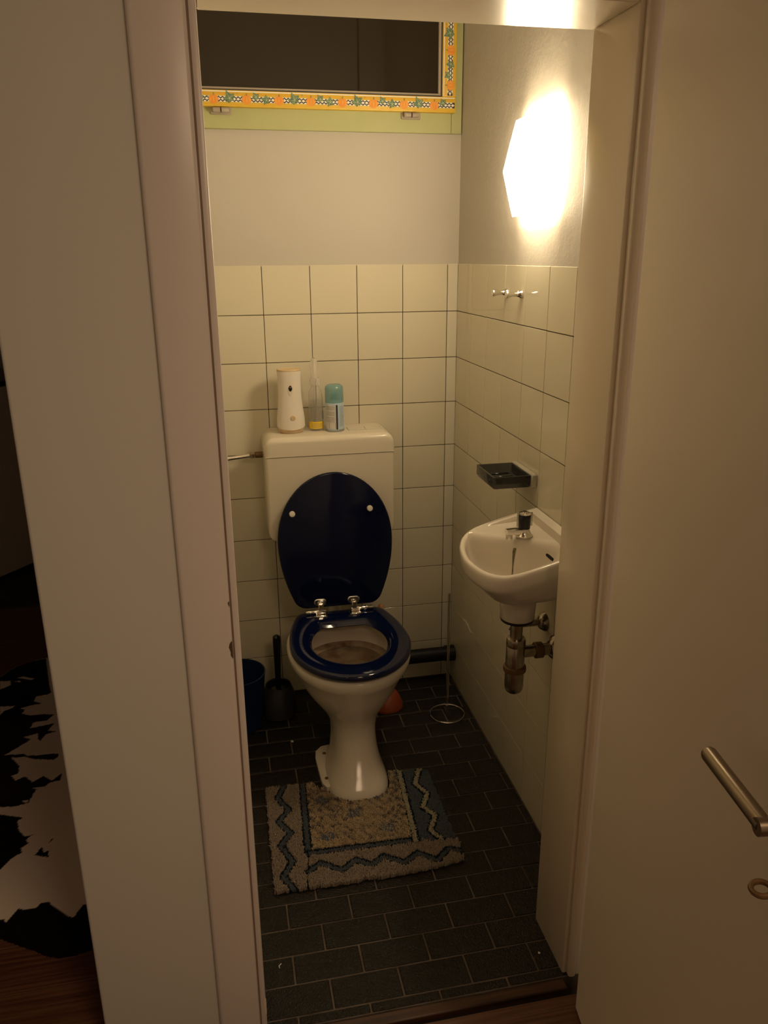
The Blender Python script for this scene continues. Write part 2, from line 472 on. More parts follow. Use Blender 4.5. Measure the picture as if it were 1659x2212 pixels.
MB().box((-0.885, -1.358, H0 + 0.008), (-0.02, -1.333, H0 + 0.10), 0, bev=0.004, seg=2).build('casing', CASING, t3)
t5 = thing('trim_5', (-0.46, -1.37, 0), 'worn dark wooden threshold strip with a gap before the planks', None); t5['kind'] = 'structure'
MB().box((-0.79, -1.386, -0.04), (-0.128, -1.3585, -0.003), 0, bev=0.003).build('strip', DARKWOOD, t5)
MB().box((-0.80, -1.404, -0.04), (-0.118, -1.386, -0.020), 0).build('gap', VOID, t5)

# ------------------------------------------------------------------ open door on the right
HX, HY = -0.137, -1.440; A = math.radians(7.5)
DU = Vector((-math.sin(A), -math.cos(A), 0)); DN = Vector((-math.cos(A), math.sin(A), 0))   # along the leaf, out of its visible face


def dpt(u, n, z): return tuple(Vector((HX, HY, 0)) + DU * u + DN * n + Vector((0, 0, z)))


door = thing('door_1', (HX, HY, 0), 'beige painted door standing open on the right, with a bar handle', None); door['kind'] = 'structure'
bm = MB().box((0, -0.040, 0.006), (0.70, 0.0, 1.955), 0, bev=0.002)
mb = MB(); mb.add([dpt(p[0], p[1], p[2]) for p in bm.v], bm.f); mb.build('leaf', DOORPAINT, door)
hh = 0.98
tip = (-0.251, -1.906, hh); bend = (-0.2685, -2.034, hh)
foot = tuple(Vector(bend) - DN * 0.056)
mb = MB(); mb.tube([tip, Vector(tip) + (Vector(bend) - Vector(tip)) * 0.03, Vector(tip) + (Vector(bend) - Vector(tip)) * 0.97, bend], [0.0085, 0.0098, 0.0098, 0.0098], 20)
mb.tube([Vector(bend) + DN * 0.0088, foot], 0.0098, 20)
mb.build('lever_handle', STEEL, door)
mb = MB(); c = Vector(foot) + DN * 0.004
mb.tube([c - DN * 0.006, c + DN * 0.005], [0.026, 0.024], 28); mb.build('handle_rosette', STEEL, door)
c = Vector((-0.2475, -2.021, 0.883))
ring = [c + DU * (0.0105 * math.cos(2 * PI * q / 28)) + (DN * 0.985 + Vector((0, 0, -0.17))) * (0.0105 * math.sin(2 * PI * q / 28)) for q in range(28)]
key = MB().tube(ring, 0.0032, 8, loop=True).build('key_bow', BRASSDARK, door)
MB().tube([c - DN * 0.011, c - DN * 0.034], 0.0030, 10).build('key_shaft', STEEL, key)

# ------------------------------------------------------------------ window above the plaster
win = thing('window_1', (-0.46, 0.0, 1.908), 'transom window with fruit and leaf border on a lime green frame', None); win['kind'] = 'structure'
mb = MB()
mb.box((XL, -0.010, 1.908), (-0.0345, 0.03, 1.972), 0, bev=0.0015); mb.box((-0.034, -0.010, 1.908), (-0.001, 0.03, 2.50), 0, bev=0.0015)
mb.box((XL, -0.010, 1.96), (-0.886, 0.03, 2.50), 0, bev=0.003); mb.box((XL, -0.010, 2.46), (-0.001, 0.03, 2.52), 0, bev=0.003)
mb.build('outer_frame', GREEN, win)
SX0, SX1, SZ0, SZ1 = -0.895, -0.025, 1.9645, 2.468
TH = -0.026
mb = MB()
mb.box((SX0, TH, SZ0), (SX1, 0.005, 2.0095), 0, bev=0.004, seg=2); mb.box((SX1 - 0.044, TH, 2.008), (SX1, 0.005, SZ1), 0, bev=0.004, seg=2)
mb.box((SX0, TH, 2.008), (SX0 + 0.044, 0.005, SZ1), 0, bev=0.004, seg=2); mb.box((SX0, TH, SZ1 - 0.044), (SX1, 0.005, SZ1), 0, bev=0.004, seg=2)
sash = mb.build('sash', YELLOW, win)
mb = MB()
ix0, ix1, iz0, iz1 = SX0 + 0.044, SX1 - 0.044, 2.0095, SZ1 - 0.044
for (a, b) in (((ix0, iz0), (ix1, iz0 + 0.009)), ((ix1 - 0.010, iz0 + 0.009), (ix1 - 0.002, iz1)), ((ix0, iz0 + 0.009), (ix0 + 0.009, iz1))):
    mb.box((a[0], -0.017, a[1]), (b[0], 0.0, b[1]), 0, bev=0.001)
mb.build('glazing_bead', BEADP, win)
mb = MB(); mb.box((ix1 - 0.0022, -0.021, iz0), (ix1, -0.01, iz1), 0); mb.box((ix0, -0.0215, iz0 - 0.0004), (ix1, -0.01, iz0 + 0.0024), 0)
mb.build('dark_line', INK, win)
MB().box((ix0, -0.008, iz0), (ix1, -0.003, iz1), 0).build('pane', GLASS, win)

# printed border: bands, chequers, pumpkins and leaves as flat print on the sash
PR = MB()          # slots: 0 ochre,1 ivory,2 ink,3 pumpkin,4 rib,5 leaf,6 vein


def border(to3, L, phase, w0):
    """to3(u, v, lift) places the strip; u along, v across 0..0.043"""
    def poly(pts, lift, mi):
        PR.add([to3(u, v, lift) for u, v in pts], [tuple(range(len(pts)))], mi)

    def rect(u0, u1, v0, v1, lift, mi): poly([(u0, v0), (u1, v0), (u1, v1), (u0, v1)], lift, mi)
    rect(0, L, 0.0375, 0.0405, 0.0002, 1)
    rect(0, L, 0.0315, 0.0328, 0.0002, 0)
    rect(0, L, 0.0345, 0.0352, 0.0002, 0)
    rect(0, L, 0.0035, 0.0045, 0.0002, 0)
    d = 0.0112; v0 = 0.0110; n = int(L / d) + 1
    rect(0, L, v0, v0 + 0.0160, 0.0003, 2)
    for i in range(n):
        for j in range(3):
            u = (i + (0.5 if j % 2 else 1.0)) * d; v = v0 + 0.0003 + j * 0.0077; s = d * 0.49
            if u + s < L:
                lo_v, hi_v = max(v0, v - s * 0.78), min(v0 + 0.0160, v + s * 0.78)
                poly([(u - s, max(v0, min(v, v0 + 0.016))), (u, lo_v), (u + s, max(v0, min(v, v0 + 0.016))), (u, hi_v)], 0.0005, 1)

    def leaf(u, v, r, a):
        pts = []
        for q in range(10):
            ang = a + 2 * PI * q / 10; rr = r * ((1.0, 0.52, 0.86, 0.48, 0.62, 0.36, 0.62, 0.48, 0.86, 0.52)[q])
            pts.append((u + rr * math.cos(ang), v + rr * math.sin(ang)))
        cen = (u, v)
        for q in range(10):
            poly([cen, pts[q], pts[(q + 1) % 10]], 0.0010, 5)
        for q in (0, 2, 4, 6, 8):
            ang = a + 2 * PI * q / 10; rr = r * (0.85, 0, 0.7, 0, 0.48, 0, 0.48, 0, 0.7)[q]
            ca, sa = math.cos(ang), math.sin(ang); h = 0.00055
            poly([(u - sa * h, v + ca * h), (u + sa * h, v - ca * h), (u + rr * ca, v + rr * sa)], 0.0013, 6)

    def pumpkin(u, v, r):
        pts = [(u + r * 1.08 * math.cos(2 * PI * q / 18) * (1 + 0.04 * math.cos(10 * PI * q / 9)), v + r * 0.95 * math.sin(2 * PI * q / 18)) for q in range(18)]
        poly(pts, 0.0008, 3)
        for s in (-0.55, 0.0, 0.55):
            poly([(u + s * r - 0.0006, v - r * 0.7), (u + s * r * 1.3, v), (u + s * r * 0.9 - 0.0006, v + r * 0.7), (u + s * r * 1.3 + 0.0012, v)], 0.0010, 4)
        poly([(u - 0.0012, v + r * 0.8), (u + 0.0012, v + r * 0.8), (u + 0.002, v + r * 1.3), (u, v + r * 1.3)], 0.0010, 5)

    def curl(u, v, r):
        for q in range(9):
            a0, a1 = q * 0.62, (q + 1) * 0.62; r0, r1 = r * (1 - q * 0.08), r * (1 - (q + 1) * 0.08)
            poly([(u + r0 * math.cos(a0), v + r0 * math.sin(a0)), (u + (r0 - .0007) * math.cos(a0), v + (r0 - .0007) * math.sin(a0)),
                  (u + (r1 - .0007) * math.cos(a1), v + (r1 - .0007) * math.sin(a1)), (u + r1 * math.cos(a1), v + r1 * math.sin(a1))], 0.0012, 5)
    per = 0.0945; u = phase; i = 0
    while u < L + 0.05:
        for f in ((0.014, 'p'),):
            if 0.012 < u < L - 0.012: pumpkin(u, 0.0178, 0.0132)
        if i % 2 == 0:
            if 0.012 < u + 0.030 < L - 0.012: leaf(u + 0.028, 0.025, 0.0155, 2.1)
            if 0.012 < u + 0.062 < L - 0.012: leaf(u + 0.058, 0.0185, 0.0175, 2.9)
            if 0.012 < u + 0.08 < L - 0.012: curl(u + 0.079, 0.024, 0.0032)
        else:
            if 0.016 < u + 0.046 < L - 0.014: leaf(u + 0.046, 0.021, 0.0225, 2.0)
            if 0.012 < u + 0.066 < L - 0.012: curl(u + 0.068, 0.033, 0.0035)
        u += per; i += 1


border(lambda u, v, l: (SX1 - 0.0035 - (SX1 - 0.003 - SX0 - 0.003) + u, TH - l, SZ0 + 0.0015 + v), SX1 - SX0 - 0.007, 0.042, 0)
border(lambda u, v, l: (SX1 - 0.0425 + (0.0415 - v) , TH - l, 2.012 + u), SZ1 - 2.012 - 0.003, 0.028, 0)
PR.build('border_print', [OCHRE, IVORY, INK, PUMPKIN, PUMPKINLINE, LEAF, LEAFLIGHT], sash, smooth=False, recalc=False)
for (hx) in (-0.737, -0.165):
    mb = MB()
    mb.tube([(hx - 0.024, -0.024, 1.956), (hx - 0.022, -0.024, 1.956), (hx - 0.002, -0.024, 1.956)], [0.005, 0.0075, 0.0075], 12)
    mb.tube([(hx + 0.002, -0.024, 1.956), (hx + 0.020, -0.024, 1.956), (hx + 0.023, -0.024, 1.956)], [0.0075, 0.0075, 0.005], 12)
    mb.box((hx - 0.030, -0.016, 1.945), (hx + 0.030, -0.009, 1.968), 0, bev=0.002)
    mb.build('hinge', BEADP, win)

# ------------------------------------------------------------------ wall lamp
LY, LZ = -0.668, 1.755
lamp = thing('wall_lamp', (0, LY, LZ), 'glowing white pyramid-shaped glass wall lamp on the plaster above the tiles', 'lamp')
hw = 0.113
rings = []
for (d, s) in ((0.016, 1.0), (0.024, 1.0), (0.044, 0.725), (0.068, 0.38), (0.088, 0.09), (0.0935, 0.012)):
    rings.append([(-d, LY + hw * s * a, LZ - (d - 0.02) * 0.24 + hw * s * b) for a, b in ((-1, -1), (1, -1), (1, 1), (-1, 1))])
MB().loft(rings, cap0=False).build('glass_shade', em, lamp, smooth=False)
MB().box((-0.012, LY - 0.05, LZ - 0.05), (0.001, LY + 0.05, LZ + 0.05), 0, bev=0.003).build('base_plate', WHITEP, lamp)

# ------------------------------------------------------------------ coat hooks on the tiles
hk = thing('towel_hook', (0, -0.479, 1.449), 'small chrome hook knob on the tiles nearer the back corner', 'hook')
MB().lathe((0, -0.479, 1.449), [(0.005, 0.001), (0.0105, 0.0), (0.0108, -0.005), (0.0075, -0.010), (0.0058, -0.018), (0.0060, -0.028), (0.0088, -0.036), (0.0102, -0.041), (0.0092, -0.045), (0.004, -0.046)], 20, axis='x').build('knob', CHROME, hk)
h2 = copy_tree(hk); h2.location = (0, -0.587, 1.449)
h2['label'] = 'small chrome hook knob on the tiles nearer the door jamb'
for o in (hk, h2): o['group'] = 'chrome hooks on the right wall tiles'

# ------------------------------------------------------------------ soap dish
sd = thing('soap_dish', (0, -0.682, 0.985), 'smoked transparent soap dish on a clear bracket above the basin', 'soap dish')
y0, y1, zb, zt, xo, xi = -0.755, -0.612, 0.969, 1.001, -0.121, -0.017
O = rrect(xo, xi, y0, y1, 0.006, 3); I = rrect(xo + 0.005, xi - 0.004, y0 + 0.005, y1 - 0.005, 0.005, 3); I2 = rrect(xo + 0.016, xi - 0.010, y0 + 0.016, y1 - 0.016, 0.008, 3)
Ob = rrect(xo + 0.004, xi, y0 + 0.004, y1 - 0.004, 0.006, 3)
mb = MB(); mb.loft([[(a, b, zb) for a, b in Ob], [(a, b, zb + 0.008) for a, b in O], [(a, b, zt) for a, b in O], [(a, b, zt) for a, b in I], [(a, b, zb + 0.010) for a, b in I2]])
mb.build('tray', SMOKED, sd)
mb = MB()
for yy in (-0.705, -0.675, -0.645):
    mb.box((xo + 0.028, yy - 0.004, zb + 0.0095), (xi - 0.022, yy + 0.004, zb + 0.0135), 0, bev=0.0015)
mb.build('ridges', BLACK, sd)
MB().box((-0.017, -0.757, 0.967), (-0.0005, -0.604, 1.003), 0, bev=0.003).build('bracket', CLEARACRYL, sd)

# ------------------------------------------------------------------ wash basin
bas = thing('wash_basin', (0, -0.935, 0.73), 'small white hand basin hung on the right tiled wall', 'basin')
BCX, BCY = -0.130, -0.935
OUT = [(0.0, -0.765), (-0.06, -0.757), (-0.12, -0.757), (-0.175, -0.766), (-0.212, -0.795), (-0.236, -0.845), (-0.248, -0.90), (-0.2515, -0.945),
       (-0.246, -1.00), (-0.235, -1.045), (-0.212, -1.083), (-0.180, -1.099), (-0.13, -1.102), (-0.07, -1.100), (0.0, -1.092)]


def catmull(pts, m):
    out = []
    for i in range(len(pts) - 1):
        p0 = Vector(pts[max(i - 1, 0)]); p1 = Vector(pts[i]); p2 = Vector(pts[i + 1]); p3 = Vector(pts[min(i + 2, len(pts) - 1)])
        for q in range(m):
            u = q / m
            out.append(0.5 * ((2 * p1) + (p2 - p0) * u + (2 * p0 - 5 * p1 + 4 * p2 - p3) * u * u + (3 * p1 - p0 - 3 * p2 + p3) * u ** 3))
    out.append(Vector(pts[-1])); return out


oc = catmull(OUT, 8)
oc += [Vector((0.0, -1.092 + 0.327 * q / 28)) for q in range(1, 28)]


def zrim(x):
    s = min(1, max(0, -x / 0.25)); return 0.857 + 0.062 * (1 - s) ** 1.05


def bring(s, zf, wallclip=True, rr=None):
    ring = []
    for p in oc:
        d = p - Vector((BCX, BCY))
        if rr: q = Vector((BCX + 0.02, BCY)) + d.normalized() * rr
        else: q = Vector((BCX, BCY)) + d * s
        ring.append((min(q.x, -0.0005), q.y, zf(q.x, q.y)))
    return ring


def inner(s, drop):
    def zf(x, y):
        z = zrim(x / max(s, .5) if x < 0 else 0) - drop
        return z
    ring = []
    for p in oc:
        d = p - Vector((BCX, BCY)); q = Vector((BCX, BCY)) + d * s
        if q.x > -0.022: q.x = -0.022
        z = max(0.758, zrim(q.x) - drop)
        # flat tap platform towards the wall
        w_ = 0.5 + 0.5 * math.tanh(((q.x + 0.19) * 0.669 + (q.y + 0.81) * 0.743 + 0.008) / 0.0085)
        if drop > 0.004: z = z * (1 - w_) + max(z, 0.887 - 0.010 * min(1, max(0, (-0.06 - q.x) / 0.1))) * w_
        ring.append((q.x, q.y, z))
    return ring


rings = [bring(1, lambda x, y: 0.690, rr=0.040), bring(1, lambda x, y: 0.692, rr=0.0425), bring(1, lambda x, y: 0.735, rr=0.045), bring(1, lambda x, y: 0.748, rr=0.052),
         bring(0.56, lambda x, y: 0.769), bring(0.76, lambda x, y: 0.798), bring(0.92, lambda x, y: zrim(x) - 0.048), bring(0.962, lambda x, y: zrim(x) - 0.039), bring(0.985, lambda x, y: zrim(x) - 0.029), bring(0.997, lambda x, y: zrim(x) - 0.016),
         bring(1.0, lambda x, y: zrim(x) - 0.009), bring(0.992, lambda x, y: zrim(x) - 0.0030), bring(0.972, lambda x, y: zrim(x) - 0.0003), bring(0.945, lambda x, y: zrim(x)),
         bring(0.915, lambda x, y: zrim(x) - 0.0012)]
IN = ((0.893, 0.0042), (0.875, 0.010), (0.857, 0.020), (0.833, 0.034), (0.80, 0.050), (0.755, 0.066), (0.70, 0.078), (0.63, 0.087), (0.55, 0.094), (0.46, 0.100), (0.36, 0.105), (0.26, 0.110), (0.16, 0.116), (0.08, 0.12))
for i in range(len(IN) - 1):
    for q in range(4):
        rings.append(inner(IN[i][0] + (IN[i + 1][0] - IN[i][0]) * q / 4, IN[i][1] + (IN[i + 1][1] - IN[i][1]) * q / 4))
rings.append(inner(*IN[-1]))
mb = MB(); mb.loft(rings); mb.build('bowl', CHINA, bas, angle=50)
MB().lathe((BCX + 0.0, BCY, 0.7585), [(0.004, 0.001), (0.020, 0.0015), (0.022, 0.0)], 20).build('drain', CHROME, bas)
# overflow slot: dark opening in the near inner side
mb = MB(); c = Vector((-0.047, -0.972, 0.862)); ux = Vector((0.15, -0.95, -0.12)).normalized(); uz = Vector((0.3, 0, 0.95)).normalized(); un = ux.cross(uz)
R_ = [(0.0145 * math.copysign(1, math.cos(a)) * abs(math.cos(a)) ** 0.6, 0.0048 * math.sin(a)) for a in [2 * PI * q / 18 for q in range(18)]]
mb.loft([[tuple(c + ux * a + uz * b + un * h) for a, b in R_] for h in (-0.006, 0.006)]); OVER = mb
# greenish streak under the tap
# (built after the tap so that it follows the bowl surface)
tap = thing('tap', (-0.086, -0.893, 0.889), 'chrome tap with a black knob on the basin platform', 'tap')
tx, ty, tz = -0.084, -0.888, 0.8875
MB().lathe((tx, ty, tz), [(0.021, 0.0), (0.0215, 0.002), (0.018, 0.006), (0.014, 0.014), (0.0135, 0.019), (0.012, 0.020)], 28).build('body', CHROME, tap)
mb = MB()
sp = [[(tx - 0.004, ty + a, tz + 0.004 + b) for a, b in rrect(-0.013, 0.013, 0, 0.015, 0.004, 2)],
      [(tx - 0.030, ty + a, tz + 0.006 + b) for a, b in rrect(-0.0115, 0.0115, 0, 0.014, 0.004, 2)],
      [(tx - 0.046, ty + a, tz + 0.006 + b) for a, b in rrect(-0.0105, 0.0105, 0, 0.013, 0.003, 2)]]
mb.loft(sp); mb.build('spout', CHROME, tap)
MB().lathe((tx - 0.038, ty, tz - 0.006), [(0.0085, 0.0), (0.0088, 0.001), (0.0088, 0.011), (0.0085, 0.012)], 8).build('aerator', CHROME, tap)
kn = MB().lathe((tx, ty, tz + 0.019), [(0.012, 0.0), (0.0145, 0.001), (0.0150, 0.020), (0.0155, 0.034), (0.0145, 0.036)], 28).build('knob', BLACK, tap)
MB().lathe((tx, ty, tz + 0.055), [(0.0140, 0.0), (0.0145, 0.001), (0.0145, 0.004), (0.008, 0.0055), (0.006, 0.0055), (0.006, 0.008), (0.004, 0.008)], 24).build('index_cap', CHROME, kn)
for sgn in (-1, 1):
    mb = MB(); mb.box((tx + sgn * 0.0135, ty - 0.0015, tz + 0.024), (tx + sgn * 0.0205, ty + 0.0015, tz + 0.060), 0, bev=0.0012)
    mb.build('knob_wing', KNOBCLEAR, kn)

# streak: small strip laid on the bowl below the spout, found by ray casting on the bowl mesh
bowl = [o for o in bas.children if o.name.startswith('bowl')][0]
from mathutils.bvhtree import BVHTree
bb = BVHTree.FromPolygons([tuple(v.co + bas.location) for v in bowl.data.vertices], [tuple(p.vertices) for p in bowl.data.polygons])


def drop(x, y):
    h = bb.ray_cast(Vector((x, y, 0.95)), Vector((0, 0, -1)))
    return h[0].z if h[0] is not None else 0.80


def on_bowl(p):
    h = bb.find_nearest(Vector(p)); n = h[1]
    if n.dot(Vector((BCX, BCY, 1.0)) - h[0]) < 0: n = -n
    return h[0], n


L_ = []; R2 = []; NS = 18
for q in range(NS):
    u = q / (NS - 1); xx = -0.106 - 0.020 * u; yc_ = -0.890 - 0.022 * u + 0.0022 * math.sin(9 * u)
    base = Vector((xx, yc_, drop(xx, yc_))); n = on_bowl(base)[1]
    t_ = Vector((0.66, -0.75, 0)); wd = (0.0030 * (1 - u) ** 1.5 + 0.0005) * (1 + 0.3 * math.sin(15 * u))
    for lst, sg in ((L_, 1), (R2, -1)):
        p_, n_ = on_bowl(base + t_ * wd * sg); lst.append(tuple(p_ + n_ * 0.0009))
mb = MB(); mb.add(L_ + R2, [(i, i + 1, NS + i + 1, NS + i) for i in range(NS - 1)]); mb.build('limescale_streak', ALGAE, bas, recalc=False)
c, un = on_bowl((-0.056, -0.968, 0.857)); ux = (Vector((0.1, -0.95, -0.25)) - un * un.dot(Vector((0.1, -0.95, -0.25)))).normalized(); uz = un.cross(ux)
OVER = MB(); OVER.loft([[tuple(c + ux * a + uz * b * 0.85 + un * h) for a, b in R_] for h in (-0.002, 0.0006)])
OVER.build('overflow_slot', BLACK, bas)

# ------------------------------------------------------------------ bottle trap and stop valve under the basin
tp = thing('bottle_trap', (-0.110, -0.945, 0.60), 'dull chrome bottle trap hanging under the basin and joined to the wall', 'trap')
cx, cy = -0.110, -0.935
MB().lathe((cx, cy, 0.672), [(0.018, 0.0), (0.024, 0.006), (0.041, 0.012), (0.0425, 0.018)], 32).build('rubber_collar', RUBBER, tp)
MB().lathe((cx, cy, 0.600), [(0.0158, 0.0), (0.0158, 0.074)], 28).build('tail_pipe', DULLCHROME, tp)
MB().lathe((cx, cy, 0.612), [(0.017, 0.022), (0.023, 0.021), (0.0245, 0.017), (0.0245, 0.003), (0.0235, 0.0)], 28).build('top_nut', DULLCHROME, tp)
MB().lathe((cx, cy, 0.545), [(0.0235, 0.0), (0.0240, 0.002), (0.0240, 0.066), (0.0225, 0.068)], 32).build('body', DULLCHROME, tp)
MB().lathe((cx, cy, 0.548), [(0.024, -0.008), (0.0285, -0.006), (0.0295, 0.0), (0.0285, 0.007), (0.024, 0.009)], 32).build('ring_nut', BRASSDARK, tp)
MB().lathe((cx, cy, 0.478), [(0.006, 0.0), (0.014, 0.002), (0.020, 0.007), (0.0230, 0.014), (0.0240, 0.022), (0.0240, 0.066)], 32).build('cup', DULLCHROME, tp)
wz = 0.592
MB().tube([(cx + 0.018, cy, wz), (-0.060, cy, wz), (-0.004, cy, wz)], 0.0155, 20).build('outlet_pipe', DULLCHROME, tp)
MB().tube([(-0.060, cy, wz), (-0.058, cy, wz), (-0.040, cy, wz), (-0.038, cy, wz)], [0.019, 0.021, 0.021, 0.019], 20).build('outlet_nut', BRASSDARK, tp)
MB().lathe((0, cy, wz), [(0.016, -0.022), (0.022, -0.018), (0.032, -0.008), (0.034, -0.001)], 32, axis='x').build('wall_flange', DULLCHROME, tp)
sv = thing('stop_valve', (-0.03, -0.855, 0.628), 'small chrome stop valve on the wall behind the bottle trap', 'valve')
vy, vz = -0.858, 0.630
MB().lathe((0, vy, vz), [(0.012, -0.020), (0.018, -0.016), (0.025, -0.006), (0.026, -0.001)], 28, axis='x').build('wall_flange', DULLCHROME, sv)
MB().tube([(-0.015, vy, vz), (-0.055, vy, vz), (-0.080, vy, vz)], 0.0095, 16).build('valve_body', DULLCHROME, sv)
MB().tube([(-0.080, vy, vz), (-0.084, vy, vz), (-0.100, vy, vz), (-0.103, vy, vz)], [0.009, 0.0135, 0.0135, 0.011], 12).build('valve_knob', CHROME, sv)
MB().tube([(-0.055, vy, vz), (-0.055, vy - 0.002, vz + 0.02), (-0.056, vy - 0.006, vz + 0.042)], 0.006, 10).build('riser_pipe', DULLCHROME, sv)

# ------------------------------------------------------------------ cistern
cis = thing('cistern', (-0.4625, 0, 0.657), 'cream plastic cistern hung on the tiles behind the raised navy lid', 'cistern')


def slab_y(outline, yb, yf, r, mi=0, seg=5, keep=None):
    rings = [[(x, yb, z) for x, z in outline]]
    for q in range(seg + 1):
        a = 0.5 * PI * q / seg
        po = offset_poly(outline, -r * (1 - math.cos(a)))
        if keep == 'low': po = [(p[0], o[1]) if o[1] < min(k[1] for k in outline) + 0.007 else p for p, o in zip(po, outline)]
        if keep == 'high': po = [(p[0], o[1]) if o[1] > max(k[1] for k in outline) - 0.005 else p for p, o in zip(po, outline)]
        rings.append([(x, yf + r - r * math.sin(a), z) for x, z in po])
    return MB().loft(rings, mi)


slab_y(rrect(-0.6715, -0.2535, 0.657, 0.9402, (0.03, 0.03, 0.002, 0.002)), -0.0005, -0.169, 0.010, keep='high').build('tank', PLASTIC_CREAM, cis)
slab_y(rrect(-0.6735, -0.2515, 0.9420, 1.0035, (0.002, 0.002, 0.034, 0.034), 8), -0.0005, -0.171, 0.018, keep='low').build('tank_lid', PLASTIC_CREAM, cis)
fl = MB(); fl.box((-0.392, -0.098, 1.0020), (-0.335, -0.056, 1.0046), 0, bev=0.0008); fl.box((-0.3335, -0.098, 1.0020), (-0.282, -0.056, 1.0046), 0, bev=0.0008)
fl.build('flush_button', PLASTIC_CREAM, cis)
MB().box((-0.3935, -0.0995, 1.0020), (-0.2805, -0.0545, 1.00385), 0).build('button_gap', PRINTGREY, cis, smooth=False)
tag(MB().tube([(-0.458, -0.05, 0.655), (-0.458, -0.055, 0.52), (-0.458, -0.085, 0.42), (-0.458, -0.17, 0.352), (-0.458, -0.218, 0.348)], 0.022, 16).build('flush_pipe', PLASTIC_CREAM), 'cream flush pipe running down from the cistern behind the raised lid', 'pipe')

sp_ = thing('water_pipe', (-0.80, -0.055, 0.92), 'thin chrome water pipe with nut entering the cistern from the left', 'pipe')
MB().tube([(XL + 0.001, -0.045, 0.910), (-0.80, -0.045, 0.915), (-0.74, -0.050, 0.922), (-0.712, -0.055, 0.926)], 0.0065, 14).build('tube', CHROME, sp_)
MB().tube([(-0.716, -0.055, 0.9255), (-0.713, -0.055, 0.926), (-0.700, -0.055, 0.927), (-0.697, -0.055, 0.927)], [0.008, 0.0105, 0.0105, 0.009], 6).build('nut', DULLCHROME, sp_)
MB().tube([(-0.697, -0.055, 0.927), (-0.6735, -0.055, 0.927)], 0.0105, 14).build('union', BRASSDARK, sp_)

# ------------------------------------------------------------------ toilet
TX = -0.459
toi = thing('toilet', (TX, -0.45, 0), 'white pedestal toilet with open navy blue seat and lid', 'toilet')


def egg(cx, hw_, yf, yb, n=56, eb=2.0, z=0, ef=2.0):
    """ring: widest a bit behind the middle, round nose in front (-y), squarer at the back"""
    ym = yf + (yb - yf) * 0.56; ring = []
    for q in range(n):
        a = 2 * PI * q / n; c, s = math.cos(a), math.sin(a)
        if s < 0: e = ef; b = ym - yf
        else: e = eb; b = yb - ym
        ring.append((cx + hw_ * math.copysign(abs(c) ** (2 / e), c), ym + b * math.copysign(abs(s) ** (2 / e), s), z))
    return ring


secs = [(0.000, -0.464, 0.095, -0.675, -0.440, 2.6), (0.012, -0.464, 0.095, -0.674, -0.440, 2.6), (0.030, -0.462, 0.087, -0.660, -0.420, 2.6),
        (0.055, -0.459, 0.0755, -0.638, -0.385, 2.6), (0.09, -0.456, 0.068, -0.606, -0.345, 2.5), (0.125, -0.455, 0.0672, -0.585, -0.320, 2.5), (0.15, -0.455, 0.071, -0.576, -0.300, 2.4),
        (0.175, -0.456, 0.080, -0.574, -0.285, 2.4), (0.20, -0.457, 0.095, -0.580, -0.270, 2.4), (0.225, -0.458, 0.1125, -0.593, -0.260, 2.4), (0.25, -0.459, 0.129, -0.610, -0.250, 2.4),
        (0.28, -0.460, 0.1455, -0.630, -0.242, 2.4), (0.315, -0.460, 0.160, -0.648, -0.236, 2.4), (0.342, -0.459, 0.171, -0.661, -0.231, 2.4), (0.358, -0.459, 0.181, -0.672, -0.228, 2.5),
        (0.368, -0.459, 0.187, -0.678, -0.226, 2.6), (0.384, -0.459, 0.190, -0.681, -0.225, 2.6), (0.395, -0.459, 0.189, -0.680, -0.225, 2.6), (0.400, -0.459, 0.184, -0.675, -0.229, 2.6)]
FOOT = [(-0.006 * (p[0] < -0.464) + 0.005 * (p[0] >= -0.464) + p[0], p[1] - 0.006) for p in egg(-0.464, 0.095, -0.675, -0.440, 64, 2.6, 0, 2.9)]
rings = [egg(cx_, h_, yf_, yb_, 64, e_, z_, 2.0 + 0.9 * max(0, min(1, (0.20 - z_) / 0.12))) for z_, cx_, h_, yf_, yb_, e_ in secs]
ins = [(0.400, 0.150, -0.646, -0.275), (0.394, 0.143, -0.640, -0.282), (0.378, 0.143, -0.640, -0.283), (0.36, 0.146, -0.642, -0.276), (0.345, 0.145, -0.638, -0.274), (0.330, 0.139, -0.630, -0.276)]
rings += [egg(TX, h_, yf_, yb_, 64, 2.2, z_) for z_, h_, yf_, yb_ in ins]
mb = MB(); mb.loft(rings, cap1=False); mb.build('pedestal_bowl', CHINA, toi, angle=60)
st = [egg(TX, h_, yf_, yb_, 64, 2.2, z_) for z_, h_, yf_, yb_ in ((0.3315, 0.1395, -0.631, -0.2755), (0.326, 0.130, -0.618, -0.283), (0.318, 0.112, -0.595, -0.300), (0.311, 0.08, -0.55, -0.335), (0.308, 0.03, -0.48, -0.40))]
MB().loft(st, cap0=False).build('flush_shelf', STAIN, toi, angle=60)
MB().loft([egg(TX, 0.118, -0.603, -0.294, 64, 2.2, 0.3205)], cap0=False, cap1=True).build('water', WATER, toi, recalc=False)
MB().tube([(-0.462, -0.153, 0.130), (-0.461, -0.25, 0.140), (-0.459, -0.36, 0.150)], [0.044, 0.044, 0.042], 20).build('outlet_horn', CHINA, toi)
